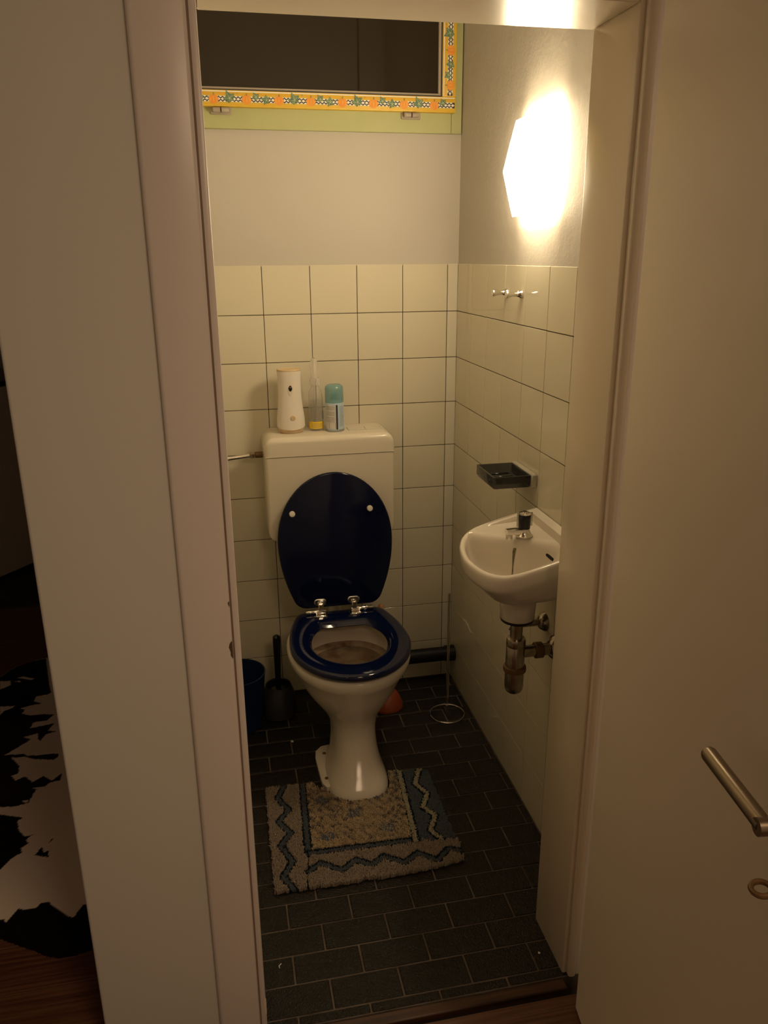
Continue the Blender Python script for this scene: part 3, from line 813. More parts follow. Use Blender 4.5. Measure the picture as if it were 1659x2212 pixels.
# foot flange with screws
mb = MB()
for sgn in (-1, 1):
    c0 = -0.468 if sgn < 0 else -0.484
    pts = [(c0 + sgn * 0.045, -0.385), (c0 + sgn * 0.085, -0.392), (c0 + sgn * 0.105, -0.415), (c0 + sgn * 0.110, -0.45), (c0 + sgn * 0.107, -0.55), (c0 + sgn * 0.104, -0.585), (c0 + sgn * 0.094, -0.605), (c0 + sgn * 0.045, -0.605)]
    mb.loft([[(a, b, 0.0) for a, b in pts], [(a, b, 0.016) for a, b in pts], [(a, b, 0.019) for a, b in offset_poly(pts, -0.004)]])
mb.build('foot_flange', CHINA, toi)
for (sx_, sy_) in ((-0.548, -0.437), (-0.557, -0.566), (-0.392, -0.437), (-0.385, -0.556)):
    MB().lathe((sx_, sy_, 0.0185), [(0.0062, 0.0), (0.006, 0.002), (0.004, 0.0035)], 14).build('screw', BRASSDARK, toi)


def lidw(u, k=0.055, e=0.055, d=0.026):
    u = min(1, max(0, u))
    if u >= 0.5: return 0.184 * math.sqrt(max(0, 1 - ((u - 0.5) / 0.5) ** 2))
    wv = 0.184 - k * ((0.5 - u) / 0.5) ** 2
    if u < e:
        q = (e - u) / e; wv -= d * (1 - math.sqrt(max(0, 1 - q * q)))
    return wv


def lidout(L, **kw):
    us = [0.0, 0.003, 0.010, 0.022, 0.04, 0.06] + [0.06 + 0.94 * math.sin(0.5 * PI * q / 26) for q in range(1, 27)]
    a = [(lidw(u, **kw), u * L) for u in us]; b = [(-x, v) for x, v in reversed(a[:-1])]
    return a + b


# seat ring
SY0, SL, SZ = -0.243, 0.449, 0.414
outl = [(x, SY0 - v) for x, v in lidout(SL, k=0.046, e=0.035, d=0.018)]
HCY, HA, HB = -0.452, 0.116, 0.142
rings = []
outer = [(TX + x, y) for x, y in outl]
inner_ = []
for (x, y) in outer:
    a = math.atan2((y - HCY) / (SL / 2), (x - TX) / 0.184)
    inner_.append((TX + HA * math.cos(a), HCY + HB * math.sin(a)))
oi_ = offset_poly(outer, -0.004)


def mix(p, q, t): return (p[0] + (q[0] - p[0]) * t, p[1] + (q[1] - p[1]) * t)


prof = [(0.0, 0.003, 0), (0, 0.012, 0), (0.04, 0.0165, 0), (0.12, 0.018, 0), (0.70, 0.0175, 0), (0.84, 0.0135, 0), (0.93, 0.006, 0), (1.0, 0.0, 0), (0.98, -0.003, 0), (0.5, -0.002, 0), (0.06, 0.0, 0)]
for (t_, dz, _) in prof:
    rings.append([(*mix(o, i, t_), SZ + dz) for o, i in zip(outer, inner_)])
seat = MB().loft(rings, loop=True).build('seat', NAVY, toi, angle=50)
for (bx, by) in ((-0.58, -0.36), (-0.335, -0.36), (-0.57, -0.56), (-0.345, -0.56)):
    MB().box((bx - 0.012, by - 0.018, 0.399), (bx + 0.012, by + 0.018, SZ + 0.001), 0, bev=0.002).build('seat_buffer', WHITEP, seat)
# lid, raised and leaning on the cistern
LB = Vector((TX - 0.002, -0.250, 0.447)); LV = Vector((0, 0.060, 0.4565)).normalized(); LN = Vector((0, -LV.z, LV.y))


def lp(x, v, n): return tuple(LB + Vector((x, 0, 0)) + LV * v + LN * n)


lo_ = [(x * 1.02, v) for x, v in lidout(0.446)]
rings = []
for (off, n_) in ((-0.006, -0.016), (-0.002, -0.014), (0, -0.011), (0, -0.004), (-0.0015, -0.001), (-0.005, 0.0)):
    rings.append([lp(x, v, n_) for x, v in (offset_poly(lo_, off) if off else lo_)])
lid = MB().loft(rings).build('lid', NAVYLID, toi, angle=50)
for (bx, bz) in ((-0.598, 0.764), (-0.3455, 0.766)):
    v_ = (bz - LB.z) / LV.z
    mb = MB(); rr = []
    for (r_, n_) in ((0.0095, 0.0), (0.0095, 0.007), (0.0085, 0.010), (0.006, 0.011)):
        rr.append([lp(bx - LB.x + r_ * math.cos(2 * PI * q / 20), v_ + r_ * math.sin(2 * PI * q / 20), n_) for q in range(20)])
    mb.loft(rr).build('lid_buffer', WHITEP, lid)
# hinges: a plate on the lid, a link and a barrel across
for (hx, s) in ((-0.522, -1), (-0.411, 1)):
    mb = MB(); pl = rrect(-0.020, 0.020, 0.006, 0.030, 0.0105, 5)
    mb.loft([[lp(hx - LB.x + a, b, n_) for a, b in (pl if n_ < 0.002 else offset_poly(pl, -0.002))] for n_ in (-0.0005, 0.0015, 0.0035)])
    hg = mb.build('hinge', CHROME, toi)
    mb = MB(); mb.box((hx - 0.008, -0.268, 0.428), (hx + 0.008, -0.256, 0.466), 0, bev=0.002); mb.build('hinge_link', CHROME, hg)
    a0, a1 = (hx - 0.050, hx + 0.016) if s < 0 else (hx - 0.010, hx + 0.062)
    mb = MB(); mb.tube([(a0, -0.262, 0.4385), (a0 + 0.002, -0.262, 0.4385), (a1 - 0.002, -0.262, 0.4385), (a1, -0.262, 0.4385)], [0.0055, 0.0068, 0.0068, 0.0055], 16)
    mb.tube([(a0 + (0.014 if s < 0 else 0.050), -0.262, 0.4385), (a0 + (0.016 if s < 0 else 0.052), -0.262, 0.4385)], 0.0073, 16)
    mb.build('hinge_barrel', CHROME, hg)
    mb = MB(); mb.box((hx - 0.018, -0.290, 0.4315), (hx + 0.018, -0.262, 0.4335), 0, bev=0.0008); mb.build('seat_plate', CHROME, hg)

# ------------------------------------------------------------------ things on the cistern
CT = 1.0038
ad = thing('air_freshener_dispenser', (-0.578, -0.082, CT), 'white waisted air freshener dispenser with beige cap on the cistern', 'air freshener')
ax, ay = -0.578, -0.082


def bodyr(h):
    pts = [(0.0, 0.0425), (0.02, 0.0455), (0.045, 0.0450), (0.08, 0.0405), (0.12, 0.0372), (0.16, 0.0368), (0.205, 0.0390)]
    for (a, b), (c_, d) in zip(pts[:-1], pts[1:]):
        if a <= h <= c_: return b + (d - b) * (h - a) / (c_ - a)
    return pts[-1][1]


N = 40
rings = []
for j in range(26):
    ring = []
    for q in range(N):
        a = 2 * PI * q / N; f = math.sin(a)
        lo2 = 0.022 + 0.010 * f; hi2 = 0.200
        h = lo2 + (hi2 - lo2) * j / 25
        r_ = bodyr(h); ring.append((ax + r_ * math.cos(a), ay + r_ * 0.80 * f, CT + h))
    rings.append(ring)
mb = MB(); mb.loft(rings); mb.build('shell', WHITEP, ad, angle=60)
mb = MB(); mb.loft([[(ax + r_ * math.cos(2 * PI * q / N), ay + r_ * 0.8 * math.sin(2 * PI * q / N), CT + h) for q in range(N)] for r_, h in ((0.0360, 0.0), (0.0385, 0.002), (0.0410, 0.016), (0.0435, 0.034))])
mb.build('base', BEIGEP, ad)
mb = MB(); mb.loft([[(ax + r_ * math.cos(2 * PI * q / N), ay + r_ * 0.8 * math.sin(2 * PI * q / N), CT + h) for q in range(N)] for r_, h in ((0.0388, 0.1985), (0.0392, 0.2025), (0.0375, 0.2045), (0.036, 0.2035))])
mb.build('top_cap', BEIGEP, ad)


def on_shell(dx, h, lift):
    r_ = bodyr(h); s = max(-1, min(1, dx / r_)); return (ax + dx, ay - r_ * 0.8 * math.sqrt(1 - s * s) - lift, CT + h)


ey = [(0.0074 * math.sin(a) * (abs(math.sin(a)) ** 0.5), 0.0125 * math.cos(a)) for a in [2 * PI * q / 20 for q in range(20)]]
mb = MB(); mb.add([on_shell(0.0, 0.142, 0.0012)] + [on_shell(u, 0.142 + v * 1.35 - 0.004, 0.0009) for u, v in ey], [(0, 1 + q, 1 + (q + 1) % 20) for q in range(20)]); mb.build('nozzle_recess', PLASTIC_CREAM, ad, recalc=False)
mb = MB(); mb.add([on_shell(0.0, 0.146, 0.0020)] + [on_shell(u * 0.78, 0.146 + v * 0.78, 0.0016) for u, v in ey], [(0, 1 + q, 1 + (q + 1) % 20) for q in range(20)]); mb.build('nozzle', BLACK, ad, recalc=False)
MB().lathe(on_shell(0.0005, 0.149, 0.004), [(0.0025, -0.001), (0.0035, 0.0005), (0.0035, 0.003)], 14, axis='y').build('nozzle_eye', DULLCHROME, ad)
MB().lathe(on_shell(0.004, 0.052, 0.002), [(0.0070, -0.0006), (0.0078, 0.0005), (0.0078, 0.004)], 22, axis='y').build('button', BEIGEP, ad)

sb = thing('spray_bottle', (-0.494, -0.068, CT), 'clear spray bottle with yellow label band on the cistern', 'bottle')
sx0, sy0 = -0.494, -0.068
bot = MB().lathe((sx0, sy0, CT), [(0.021, 0.0), (0.0235, 0.003), (0.024, 0.012), (0.0232, 0.055), (0.0238, 0.085), (0.0238, 0.112), (0.021, 0.128), (0.014, 0.140), (0.012, 0.146), (0.012, 0.150)], 36, cap1=True).build('bottle_body', CLEARP, sb)
MB().lathe((sx0, sy0, CT), [(0.0205, 0.002), (0.0222, 0.006), (0.0222, 0.030), (0.0216, 0.055), (0.0222, 0.085), (0.0222, 0.118), (0.018, 0.1185)], 32).build('liquid', CLEARLIQ, bot)
MB().lathe((sx0, sy0, CT), [(0.0160, 0.148), (0.0165, 0.150), (0.0165, 0.166), (0.0145, 0.170)], 28).build('collar', SPRAYP, sb)
mb = MB()
mb.loft([[(sx0 - 0.002 + a, sy0 + b, CT + h) for a, b in rrect(-w_, w_, -0.010, 0.010, 0.006, 3)] for w_, h in ((0.010, 0.169), (0.0105, 0.185), (0.0120, 0.205), (0.0115, 0.222), (0.008, 0.231), (0.005, 0.234))])
mb.build('sprayer_head', SPRAYP, sb)
MB().tube([(sx0 + 0.002, sy0, CT + 0.170), (sx0 + 0.002, sy0, CT + 0.10), (sx0 - 0.004, sy0, CT + 0.006)], 0.0020, 8).build('dip_tube', PRINTGREY, sb)


def wrap(parent, name, m, cx_, cy_, r_, a0, a1, z0, z1, n=14):
    mb = MB(); vs = []; fs = []
    for q in range(n + 1):
        a = a0 + (a1 - a0) * q / n
        vs += [(cx_ + r_ * math.cos(a), cy_ + r_ * math.sin(a), z0), (cx_ + r_ * math.cos(a), cy_ + r_ * math.sin(a), z1)]
    for q in range(n): fs.append((2 * q, 2 * q + 2, 2 * q + 3, 2 * q + 1))
    mb.add(vs, fs); return mb, (lambda: mb.build(name, m, parent, recalc=False))


FA = -PI / 2 - 0.0
_, go = wrap(sb, 'yellow_label', YELLOWLABEL, sx0, sy0, 0.0246, FA - 1.35, FA + 1.35, CT + 0.008, CT + 0.031); go()
TXT = MB()


def text_line(B, cx_, cy_, r_, a0, a1, z, h, seed):
    rr = random.Random(seed); a = a0
    while a < a1:
        l = rr.uniform(0.04, 0.16); b = min(a + l, a1)
        vs = [(cx_ + r_ * math.cos(t), cy_ + r_ * math.sin(t), zz) for t in (a, b) for zz in (z, z + h)]
        B.add(vs, [(0, 2, 3, 1)]); a = b + rr.uniform(0.02, 0.05)


for i in range(4): text_line(TXT, sx0, sy0, 0.0250, FA - 0.8, FA + 0.75, CT + 0.012 + i * 0.004, 0.0014, 10 + i)
for i in range(9): text_line(TXT, sx0, sy0, 0.0245, FA - 0.95, FA + 0.55, CT + 0.040 + i * 0.0042, 0.0012, 40 + i)
for i in range(5): text_line(TXT, sx0, sy0, 0.0249, FA - 0.85, FA + 0.2, CT + 0.083 + i * 0.0042, 0.0010, 60 + i)
TXT.build('label_text', PRINTGREY, sb, recalc=False, smooth=False)
_, go = wrap(sb, 'side_label', PRINTWHITE, sx0, sy0, 0.0247, FA + 0.85, FA + 1.15, CT + 0.036, CT + 0.066); go()
mb = MB()
for i in range(9):
    vs = [(sx0 + 0.0251 * math.cos(t), sy0 + 0.0251 * math.sin(t), z_) for t in (FA + 0.88, FA + 1.1) for z_ in (CT + 0.040 + i * 0.0026, CT + 0.0412 + i * 0.0026)]
    mb.add(vs, [(0, 2, 3, 1)])
mb.build('barcode', PRINTBLACK, sb, recalc=False, smooth=False)

cn = thing('aerosol_can', (-0.437, -0.090, CT), 'short pale blue aerosol can with translucent teal cap on the cistern', 'can')
kx, ky = -0.4355, -0.088
MB().lathe((kx, ky, CT), [(0.0295, 0.0), (0.0310, 0.002), (0.0310, 0.005), (0.0302, 0.007)], 36).build('bottom_rim', CANMETAL, cn)
MB().lathe((kx, ky, CT), [(0.0302, 0.006), (0.0304, 0.008), (0.0304, 0.090), (0.0290, 0.094), (0.020, 0.101)], 40).build('can_body', CANBODY, cn)
MB().lathe((kx, ky, CT), [(0.0265, 0.0935), (0.0300, 0.0935), (0.0304, 0.096), (0.0296, 0.138), (0.0272, 0.146), (0.022, 0.150), (0.010, 0.151)], 40, cap0=False).build('cap', TEAL, cn)
MB().lathe((kx, ky, CT), [(0.012, 0.100), (0.011, 0.116), (0.0135, 0.117), (0.0135, 0.120), (0.010, 0.121)], 24).build('spray_valve', TEAL, cn)
_, go = wrap(cn, 'text_panel', PRINTWHITE, kx, ky, 0.0307, FA - 1.25, FA - 0.02, CT + 0.010, CT + 0.087); go()
_, go = wrap(cn, 'dark_stripe', PRINTBLACK, kx, ky, 0.0308, FA + 0.02, FA + 0.20, CT + 0.008, CT + 0.088, 4); go()
TXT = MB()
for i in range(12):
    if i in (4, 8): continue
    text_line(TXT, kx, ky, 0.0310, FA - 1.1, FA - 0.12, CT + 0.032 + i * 0.0045, 0.0017, 100 + i)
for i in range(14): text_line(TXT, kx, ky, 0.0307, FA + 0.42, FA + 1.1, CT + 0.018 + i * 0.0048, 0.0016, 140 + i)
TXT.build('label_text', PRINTGREY, cn, recalc=False, smooth=False)
mb = MB()
for i in range(9):
    vs = [(kx + 0.0311 * math.cos(t), ky + 0.0311 * math.sin(t), z_) for t in (FA - 0.78, FA - 0.06) for z_ in (CT + 0.012 + i * 0.0020, CT + 0.0131 + i * 0.0020)]
    mb.add(vs, [(0, 2, 3, 1)])
mb.build('barcode', PRINTBLACK, cn, recalc=False, smooth=False)

# ------------------------------------------------------------------ waste pipe along the back wall
wp = thing('waste_pipe', (-0.1, -0.05, 0.12), 'black waste pipe running low along the back wall to the right corner', 'pipe')
MB().tube([(-0.40, -0.052, 0.120), (-0.006, -0.052, 0.120)], 0.0265, 22).build('pipe', BLACKPIPE, wp)
MB().tube([(-0.035, -0.052, 0.120), (-0.0015, -0.052, 0.120)], 0.0300, 22).build('socket', BLACKPIPE, wp)
MB().tube([(-0.40, -0.052, 0.120), (-0.43, -0.055, 0.120), (-0.455, -0.075, 0.122), (-0.462, -0.115, 0.126), (-0.462, -0.150, 0.130)], 0.046, 18).build('connector', BLACKPIPE, wp)

# ------------------------------------------------------------------ spare roll stand
rs = thing('paper_roll_stand', (-0.089, -0.270, 0), 'thin chrome paper roll stand with a ring base in the right corner', 'stand')
MB().tube([(-0.088 + 0.060 * math.cos(2 * PI * q / 40), -0.272 + 0.060 * math.sin(2 * PI * q / 40), 0.003) for q in range(40)], 0.0026, 8, loop=True).build('ring_base', CHROME, rs)
hp = [(-0.0905, -0.272, 0.004)] + [(-0.0905, -0.272, 0.462)] + [(-0.0883 - 0.0022 * math.cos(PI * q / 8), -0.272, 0.462 + 0.0055 * math.sin(PI * q / 8)) for q in range(1, 8)] + [(-0.0861, -0.272, 0.462), (-0.0861, -0.272, 0.004)]
MB().tube(hp, 0.0024, 8).build('upright', CHROME, rs)
MB().tube([(-0.0883, -0.272, 0.0035), (-0.0883, -0.240, 0.0035), (-0.0883, -0.213, 0.0035)], 0.0020, 8).build('cross_wire', CHROME, rs)

# ------------------------------------------------------------------ plunger behind the bowl
pg = thing('plunger', (-0.285, -0.175, 0), 'orange rubber plunger with wooden stick behind the toilet', 'plunger')
MB().lathe((-0.285, -0.175, 0.001), [(0.056, 0.0), (0.058, 0.003), (0.057, 0.012), (0.050, 0.034), (0.040, 0.052), (0.026, 0.064), (0.016, 0.070), (0.015, 0.092), (0.011, 0.095)], 36).build('rubber_cup', ORANGE, pg)
MB().tube([(-0.285, -0.175, 0.06), (-0.295, -0.128, 0.376), (-0.2953, -0.1275, 0.380), (-0.2955, -0.127, 0.383)], [0.0115, 0.0115, 0.0095, 0.005], 16).build('stick', HANDLEWOOD, pg)

# ------------------------------------------------------------------ brush and holder, bin
bh = thing('toilet_brush_set', (-0.668, -0.140, 0), 'dark toilet brush standing in a round charcoal holder beside the bin', 'toilet brush')
MB().lathe((-0.668, -0.140, 0.001), [(0.052, 0.0), (0.058, 0.004), (0.061, 0.03), (0.060, 0.06), (0.054, 0.09), (0.046, 0.112), (0.044, 0.118), (0.0415, 0.116), (0.046, 0.098), (0.050, 0.07), (0.05, 0.02)], 40).build('holder', CHARCOAL, bh)
MB().tube([(-0.668, -0.140, 0.10), (-0.667, -0.142, 0.16), (-0.666, -0.146, 0.29), (-0.666, -0.147, 0.306), (-0.666, -0.147, 0.312)], [0.0095, 0.0105, 0.0135, 0.0130, 0.006], 18).build('handle', BLACK, bh)
mb = MB(); mb.lathe((-0.668, -0.140, 0.02), [(0.02, 0.0), (0.034, 0.01), (0.036, 0.06), (0.026, 0.085), (0.008, 0.09)], 24); mb.build('bristles', BLACK, bh)

bn = thing('waste_bin', (-0.806, -0.180, 0), 'dark blue open waste bin half hidden by the left jamb', 'bin')
MB().lathe((-0.806, -0.180, 0.001), [(0.074, 0.0), (0.077, 0.003), (0.0930, 0.195), (0.0950, 0.198), (0.0950, 0.203), (0.0920, 0.203), (0.0905, 0.195), (0.074, 0.006)], 48).build('tub', BINBLUE, bn)

# small paper scraps on the floor tiles
for i, (sx_, sy_, lb) in enumerate(((-0.641, -0.323, 'tiny white paper scrap on the tiles in front of the brush holder'), (-0.752, -1.200, 'thin curled white paper scrap on the tiles by the left jamb'), (-0.158, -1.290, 'tiny white crumb on the tiles by the right jamb'))):
    mb = MB(); r = random.Random(i)
    if i == 1: mb.tube([(sx_ + 0.004, sy_ + 0.006, 0.0022), (sx_ - 0.002, sy_, 0.0025), (sx_ - 0.0005, sy_ - 0.006, 0.0022)], 0.0010, 6)
    else:
        k_ = 0.0045 if i == 0 else 0.0026
        pts = [(sx_ + k_ * r.uniform(0.5, 1.2) * math.cos(2 * PI * q / 7), sy_ + k_ * 1.3 * r.uniform(0.5, 1.2) * math.sin(2 * PI * q / 7)) for q in range(7)]
        mb.loft([[(a, b, 0.0012) for a, b in pts], [(a, b, 0.0022 + 0.001 * r.random()) for a, b in pts]])
    tag(mb.build('paper_scrap', PAPER), lb, 'scrap')

# ------------------------------------------------------------------ contour bath mat
mat_t = thing('bath_mat', (-0.49, -0.78, 0), 'cream tufted contour mat with blue zigzags around the toilet foot', 'mat')
LZ_ = [(-0.69, -0.570), (-0.712, -0.619), (-0.684, -0.68), (-0.717, -0.725), (-0.688, -0.778), (-0.719, -0.822), (-0.693, -0.888), (-0.722, -0.939), (-0.698, -0.985)]
LL = [(-0.633, -0.565), (-0.648, -0.866), (-0.663, -0.985)]
BL = [(-0.648, -0.866), (-0.360, -0.875)]
RLn = [(-0.330, -0.565), (-0.352, -0.881)]
RZ = [(-0.266, -0.570), (-0.295, -0.637), (-0.271, -0.691), (-0.299, -0.746), (-0.272, -0.788), (-0.301, -0.846), (-0.280, -0.889)]
BZ = [(-0.656, -0.933), (-0.62, -0.909), (-0.568, -0.947), (-0.526, -0.917), (-0.487, -0.944), (-0.451, -0.919), (-0.4, -0.954), (-0.359, -0.927), (-0.313, -0.963), (-0.272, -0.928), (-0.246, -0.942)]
BL2 = [(-0.36, -0.884), (-0.244, -0.895)]
MOUT = [(-0.742, -0.566), (-0.60, -0.572), (-0.592, -0.585), (-0.586, -0.603)] + sorted([p for p in FOOT if p[1] < -0.612], key=lambda p: p[0]) + [(-0.366, -0.585), (-0.364, -0.566), (-0.345, -0.562),
        (-0.238, -0.575), (-0.240, -0.80), (-0.238, -0.905), (-0.244, -0.972), (-0.33, -0.982), (-0.48, -0.990), (-0.505, -0.980), (-0.53, -0.988), (-0.66, -0.985), (-0.745, -0.982)]


def inpoly(X, Y, poly):
    r = np.zeros(X.shape, bool); n = len(poly)
    for i in range(n):
        (x1, y1), (x2, y2) = poly[i], poly[(i + 1) % n]
        c = ((y1 > Y) != (y2 > Y)) & (X < (x2 - x1) * (Y - y1) / ((y2 - y1) + 1e-12) + x1)
        r ^= c
    return r


def dist(X, Y, line):
    d = np.full(X.shape, 9.0)
    for (x1, y1), (x2, y2) in zip(line[:-1], line[1:]):
        dx, dy = x2 - x1, y2 - y1; t_ = np.clip(((X - x1) * dx + (Y - y1) * dy) / (dx * dx + dy * dy), 0, 1)
        d = np.minimum(d, np.hypot(X - x1 - t_ * dx, Y - y1 - t_ * dy))
    return d


CREAM = np.array((0.235, 0.190, 0.145)); CENTRE = np.array((0.35, 0.265, 0.165)); MOTTLE = np.array((0.085, 0.072, 0.066)); BLUE = np.array((0.070, 0.078, 0.090)); DARK = np.array((0.007, 0.014, 0.020)); OLIVE = np.array((0.30, 0.27, 0.18))


def mat_zone(X, Y):
    n = X.size; col = np.tile(CREAM, (n, 1)); h = np.full(n, 0.0135)
    xl = np.interp(-Y, [0.565, 0.866, 0.985], [-0.633, -0.648, -0.663])
    yb = np.interp(X, [-0.648, -0.36, -0.24], [-0.866, -0.878, -0.895])
    xr = np.interp(-Y, [0.565, 0.881], [-0.330, -0.352])
    cen = (X > xl) & (X < xr) & (Y > yb)
    nz = np.sin(X * 95 + 2 * np.sin(Y * 70)) * np.sin(Y * 88 + 3 * np.sin(X * 60 + 1)) + 0.5 * np.sin(X * 240 + Y * 170) + 0.5 * rng.normal(size=n)
    top = np.clip((Y + 0.80) / 0.15, 0, 1)
    f = np.clip((nz + 0.5 * top - 0.25) * 0.9, 0, 1)[:, None]
    cc = CENTRE * (1 - f) + MOTTLE * f
    gb = (np.sin(X * 37 + 1.3) * np.sin(Y * 41 + 0.4) > 0.72) & (rng.random(n) < 0.6)
    cc[gb] = np.array((0.10, 0.115, 0.14))
    col[cen] = cc[cen]; h[cen] = 0.0135
    bl = (X > xr) & (Y > yb)
    col[bl] = BLUE; h[bl] = 0.006
    for (line, wi, wd, ci, hi) in ((LZ_, 0.0062, 0.0122, BLUE, 0.0095), (BZ, 0.0062, 0.0122, BLUE, 0.0095), (LL[:2], 0.0068, 0.0130, BLUE, 0.0095), (BL, 0.0068, 0.0130, BLUE, 0.0095),
                                   (RZ, 0.0060, 0.0095, OLIVE, 0.010), (RLn, 0.0065, 0.0110, OLIVE, 0.010)):
        d = dist(X, Y, line); a = d < wd; b = d < wi
        col[a] = DARK; h[a] = 0.0095; col[b] = ci; h[b] = hi
    for line in (LL[1:], BL2):
        a = dist(X, Y, line) < 0.0032; col[a] = DARK; h[a] = 0.005
    return col, h


# backing
mo = [(x, y) for x, y in MOUT]
MB().loft([[(x, y, 0.001) for x, y in mo], [(x, y, 0.004) for x, y in mo]]).build('backing', CHARCOAL, mat_t, smooth=False)
NT = 30000
px = rng.uniform(-0.75, -0.23, NT * 2); py = rng.uniform(-0.995, -0.555, NT * 2)
ed = 0.003 * np.sin(px * 210) + 0.003 * np.sin(py * 190)
ok = inpoly(px + ed * 0.6, py + ed * 0.6, MOUT); px, py = px[ok], py[ok]; NT = px.size
col, hgt = mat_zone(px, py)
hgt = hgt * rng.uniform(0.8, 1.2, NT)
rad = np.where(hgt < 0.0085, 0.0020, 0.0023)
lx = rng.normal(0, 0.0022, NT) * hgt / 0.011; ly = rng.normal(-0.0008, 0.0022, NT) * hgt / 0.011
ang = rng.uniform(0, 2 * PI, NT)
V = np.zeros((NT, 7, 3))
for q in range(3):
    a = ang + 2 * PI * q / 3
    V[:, q, 0] = px + rad * np.cos(a); V[:, q, 1] = py + rad * np.sin(a); V[:, q, 2] = 0.003
    V[:, 3 + q, 0] = px + lx * 0.6 + rad * 0.95 * np.cos(a); V[:, 3 + q, 1] = py + ly * 0.6 + rad * 0.95 * np.sin(a); V[:, 3 + q, 2] = 0.003 + hgt * 0.75
V[:, 6, 0] = px + lx; V[:, 6, 1] = py + ly; V[:, 6, 2] = 0.003 + hgt
V -= np.array(mat_t.location)
F = []
for (a, b, c_) in ((0, 1, 4), (0, 4, 3), (1, 2, 5), (1, 5, 4), (2, 0, 3), (2, 3, 5), (3, 4, 6), (4, 5, 6), (5, 3, 6)): F.append((a, b, c_))
F = (np.arange(NT)[:, None, None] * 7 + np.array(F)[None]).reshape(-1, 3)
me = bpy.data.meshes.new('pile')
me.vertices.add(NT * 7); me.vertices.foreach_set('co', V.reshape(-1))
me.loops.add(F.size); me.loops.foreach_set('vertex_index', F.reshape(-1).astype(np.int32))
me.polygons.add(len(F)); me.polygons.foreach_set('loop_start', np.arange(0, F.size, 3, dtype=np.int32))
me.update(calc_edges=True)
at = me.color_attributes.new('col', 'FLOAT_COLOR', 'POINT')
cc = np.ones((NT, 7, 4)); sh = rng.uniform(0.82, 1.18, NT)[:, None]
cc[:, :, :3] = (col * sh)[:, None, :]
at.data.foreach_set('color', cc.reshape(-1))
me.materials.append(PILE); me.shade_smooth()
pile = bpy.data.objects.new('pile', me); COL.objects.link(pile); pile.parent = mat_t; pile['kind'] = 'stuff'

# ------------------------------------------------------------------ cow hide in the passage
CA = [(-1.709, 0.34), (-1.669, 0.415), (-1.617, 0.447), (-1.564, 0.462), (-1.513, 0.249), (-1.493, 0.178), (-1.505, 0.166), (-1.541, 0.162), (-1.545, 0.126), (-1.512, 0.104), (-1.547, 0.098), (-1.583, 0.084), (-1.563, 0.073), (-1.568, 0.047), (-1.536, 0.029), (-1.494, 0.03), (-1.454, 0.018), (-1.472, -0.016), (-1.516, -0.02), (-1.521, -0.055), (-1.483, -0.05), (-1.443, -0.042), (-1.456, -0.085), (-1.425, -0.098), (-1.459, -0.107), (-1.469, -0.142), (-1.478, -0.137), (-1.488, -0.094), (-1.532, -0.107), (-1.502, -0.126), (-1.528, -0.157), (-1.552, -0.185), (-1.57, -0.204), (-1.524, -0.208), (-1.508, -0.209), (-1.492, -0.224), (-1.417, -0.226), (-1.395, -0.233), (-1.394, -0.248), (-1.408, -0.262), (-1.468, -0.246), (-1.501, -0.228), (-1.543, -0.224), (-1.506, -0.278), (-1.504, -0.317), (-1.521, -0.324), (-1.502, -0.352), (-1.478, -0.335), (-1.45, -0.371), (-1.434, -0.358), (-1.424, -0.345), (-1.391, -0.376), (-1.368, -0.343), (-1.365, -0.379), (-1.395, -0.385), (-1.407, -0.401), (-1.446, -0.403), (-1.429, -0.411), (-1.436, -0.44), (-1.438, -0.474), (-1.474, -0.483), (-1.519, -0.476), (-1.75, -0.47), (-1.95, -0.3), (-2.0, 0.05), (-1.85, 0.28)]
CB = [(-1.6, -0.49), (-1.511, -0.51), (-1.489, -0.52), (-1.439, -0.54), (-1.454, -0.55), (-1.442, -0.593), (-1.418, -0.624), (-1.4, -0.62), (-1.413, -0.638), (-1.404, -0.653), (-1.42, -0.67), (-1.413, -0.688), (-1.436, -0.708), (-1.445, -0.725), (-1.456, -0.746), (-1.6, -0.86), (-1.75, -0.7)]
CD = [(-1.377, -0.708), (-1.364, -0.678), (-1.354, -0.701), (-1.341, -0.697), (-1.339, -0.724), (-1.362, -0.715)]
CE = [(-1.347, -0.665), (-1.346, -0.655), (-1.339, -0.65), (-1.341, -0.662)]
CI = [[(-1.643, 0.321), (-1.624, 0.329), (-1.576, 0.303), (-1.586, 0.293), (-1.628, 0.314)], [(-1.65, 0.295), (-1.628, 0.298), (-1.622, 0.284)], [(-1.701, 0.306), (-1.663, 0.301), (-1.655, 0.268), (-1.686, 0.24)], [(-1.657, 0.115), (-1.605, 0.107), (-1.61, 0.094), (-1.635, 0.081), (-1.643, 0.055)], [(-1.459, -0.462), (-1.443, -0.461), (-1.441, -0.471), (-1.453, -0.471)]]
CC = [(-1.55, -0.93), (-1.414, -0.926), (-1.404, -0.926), (-1.398, -0.936), (-1.377, -0.897), (-1.361, -0.905), (-1.331, -0.901), (-1.327, -0.887), (-1.306, -0.889), (-1.294, -0.907), (-1.27, -0.93), (-1.25, -0.95), (-1.237, -0.954), (-1.226, -0.927), (-1.22, -0.916), (-1.10, -0.94), (-1.10, -1.2), (-1.5, -1.2)]
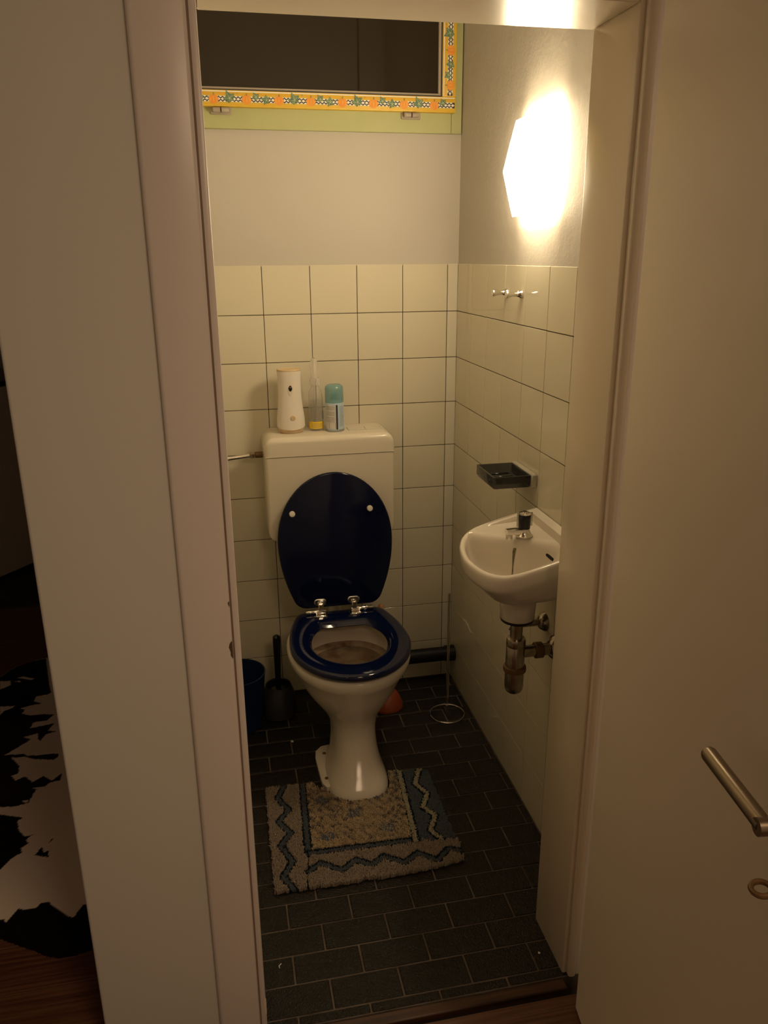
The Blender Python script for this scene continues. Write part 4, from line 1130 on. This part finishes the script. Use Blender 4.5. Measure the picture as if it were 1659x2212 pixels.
HOUT = [(-1.128, -1.00), (-1.183, -1.062), (-1.21, -1.069), (-1.249, -1.072), (-1.285, -1.057), (-1.308, -1.039), (-1.344, -1.018), (-1.401, -0.982), (-1.50, -0.93), (-1.70, -0.90), (-1.95, -0.96), (-2.15, -0.80), (-2.10, -0.45), (-2.15, -0.1), (-2.1, 0.2),
        (-1.95, 0.30), (-1.80, 0.29), (-1.709, 0.34), (-1.669, 0.415), (-1.617, 0.447), (-1.564, 0.466), (-1.45, 0.47), (-1.30, 0.40), (-1.16, 0.20), (-1.125, -0.3), (-1.122, -0.8)]
st_ = 0.0036
xs = np.arange(-2.2, -1.115, st_); ys = np.arange(-1.085, 0.49, st_)
XX, YY = np.meshgrid(xs, ys, indexing='ij')
cx_, cy_ = XX[:-1, :-1] + st_ / 2, YY[:-1, :-1] + st_ / 2
keep = inpoly(cx_, cy_, HOUT)
nx, ny = XX.shape
idx = np.arange(nx * ny).reshape(nx, ny)
qd = np.stack([idx[:-1, :-1], idx[1:, :-1], idx[1:, 1:], idx[:-1, 1:]], -1)[keep]
used = np.unique(qd); remap = -np.ones(nx * ny, int); remap[used] = np.arange(used.size); qd = remap[qd]
vx, vy = XX.reshape(-1)[used], YY.reshape(-1)[used]
vz = 0.004 + 0.0012 * np.sin(vx * 23) * np.sin(vy * 17)
nq = used.size
me = bpy.data.meshes.new('cowhide_rug')
allv = np.concatenate([np.stack([vx, vy, vz], -1), np.stack([vx, vy, np.full(nq, 0.0006)], -1)])
from collections import Counter
ec = Counter()
for f in qd.tolist():
    for a, b in zip(f, f[1:] + f[:1]): ec[(min(a, b), max(a, b))] += 1
side = [(a, b, b + nq, a + nq) for (a, b), c_ in ec.items() if c_ == 1]
me.from_pydata(allv.tolist(), [], qd.tolist() + side)
blk = inpoly(vx, vy, CA) | inpoly(vx, vy, CB) | inpoly(vx, vy, CD) | inpoly(vx, vy, CE) | inpoly(vx, vy, CC)
for p_ in CI: blk &= ~inpoly(vx, vy, p_)
br = np.clip((0.10 - vy) / 0.15, 0, 1) * np.clip((vy + 0.50) / 0.06, 0, 1)
wc = np.array((0.82, 0.72, 0.60)); kc = np.array((0.0025, 0.0022, 0.002)); bc = np.array((0.016, 0.008, 0.005))
hc = np.tile(wc, (nq, 1)); dk = kc[None] * (1 - br[:, None]) + bc[None] * br[:, None]; hc[blk] = dk[blk]
ca = np.ones((2 * nq, 4)); ca[:nq, :3] = hc; ca[nq:, :3] = hc * 0.8
at = me.color_attributes.new('col', 'FLOAT_COLOR', 'POINT'); at.data.foreach_set('color', ca.reshape(-1))
me.materials.append(HIDE); me.shade_smooth()
hide = bpy.data.objects.new('cowhide_rug', me); COL.objects.link(hide)
tag(hide, 'black and white cowhide rug lying on the planks past the free wall end', 'rug')

# ------------------------------------------------------------------ cabinet far off past the wall
cb = thing('cabinet', (-1.94, 1.42, 0), 'dim grey cabinet with black edge strip on the black tiles past the wall end', 'cabinet')
c0 = Vector((-2.02, 1.316, 0)); cu = Vector((0.121, 0.166, 0)).normalized(); cn_ = Vector((cu.y, -cu.x, 0))      # along the face, towards the viewer


def cbox(u0, u1, n0, n1, z0, z1, bev=0.0):
    b = MB().box((u0, n0, z0), (u1, n1, z1), 0, bev=bev)
    b.v = [tuple(c0 + cu * p[0] + cn_ * p[1] + Vector((0, 0, p[2]))) for p in b.v]; return b


cbox(-0.05, 0.62, -0.45, -0.02, 0.012, 0.955).build('carcass', CABINET, cb)
cbox(-0.05, 0.62, -0.02, 0.0, 0.012, 0.950, 0.002).build('side_panel', CABINET, cb)
cbox(-0.06, 0.63, -0.46, 0.012, 0.955, 0.980, 0.003).build('worktop', BLACK, cb)
cbox(-0.03, 0.60, -0.43, -0.03, 0.0005, 0.012).build('plinth', BLACK, cb)
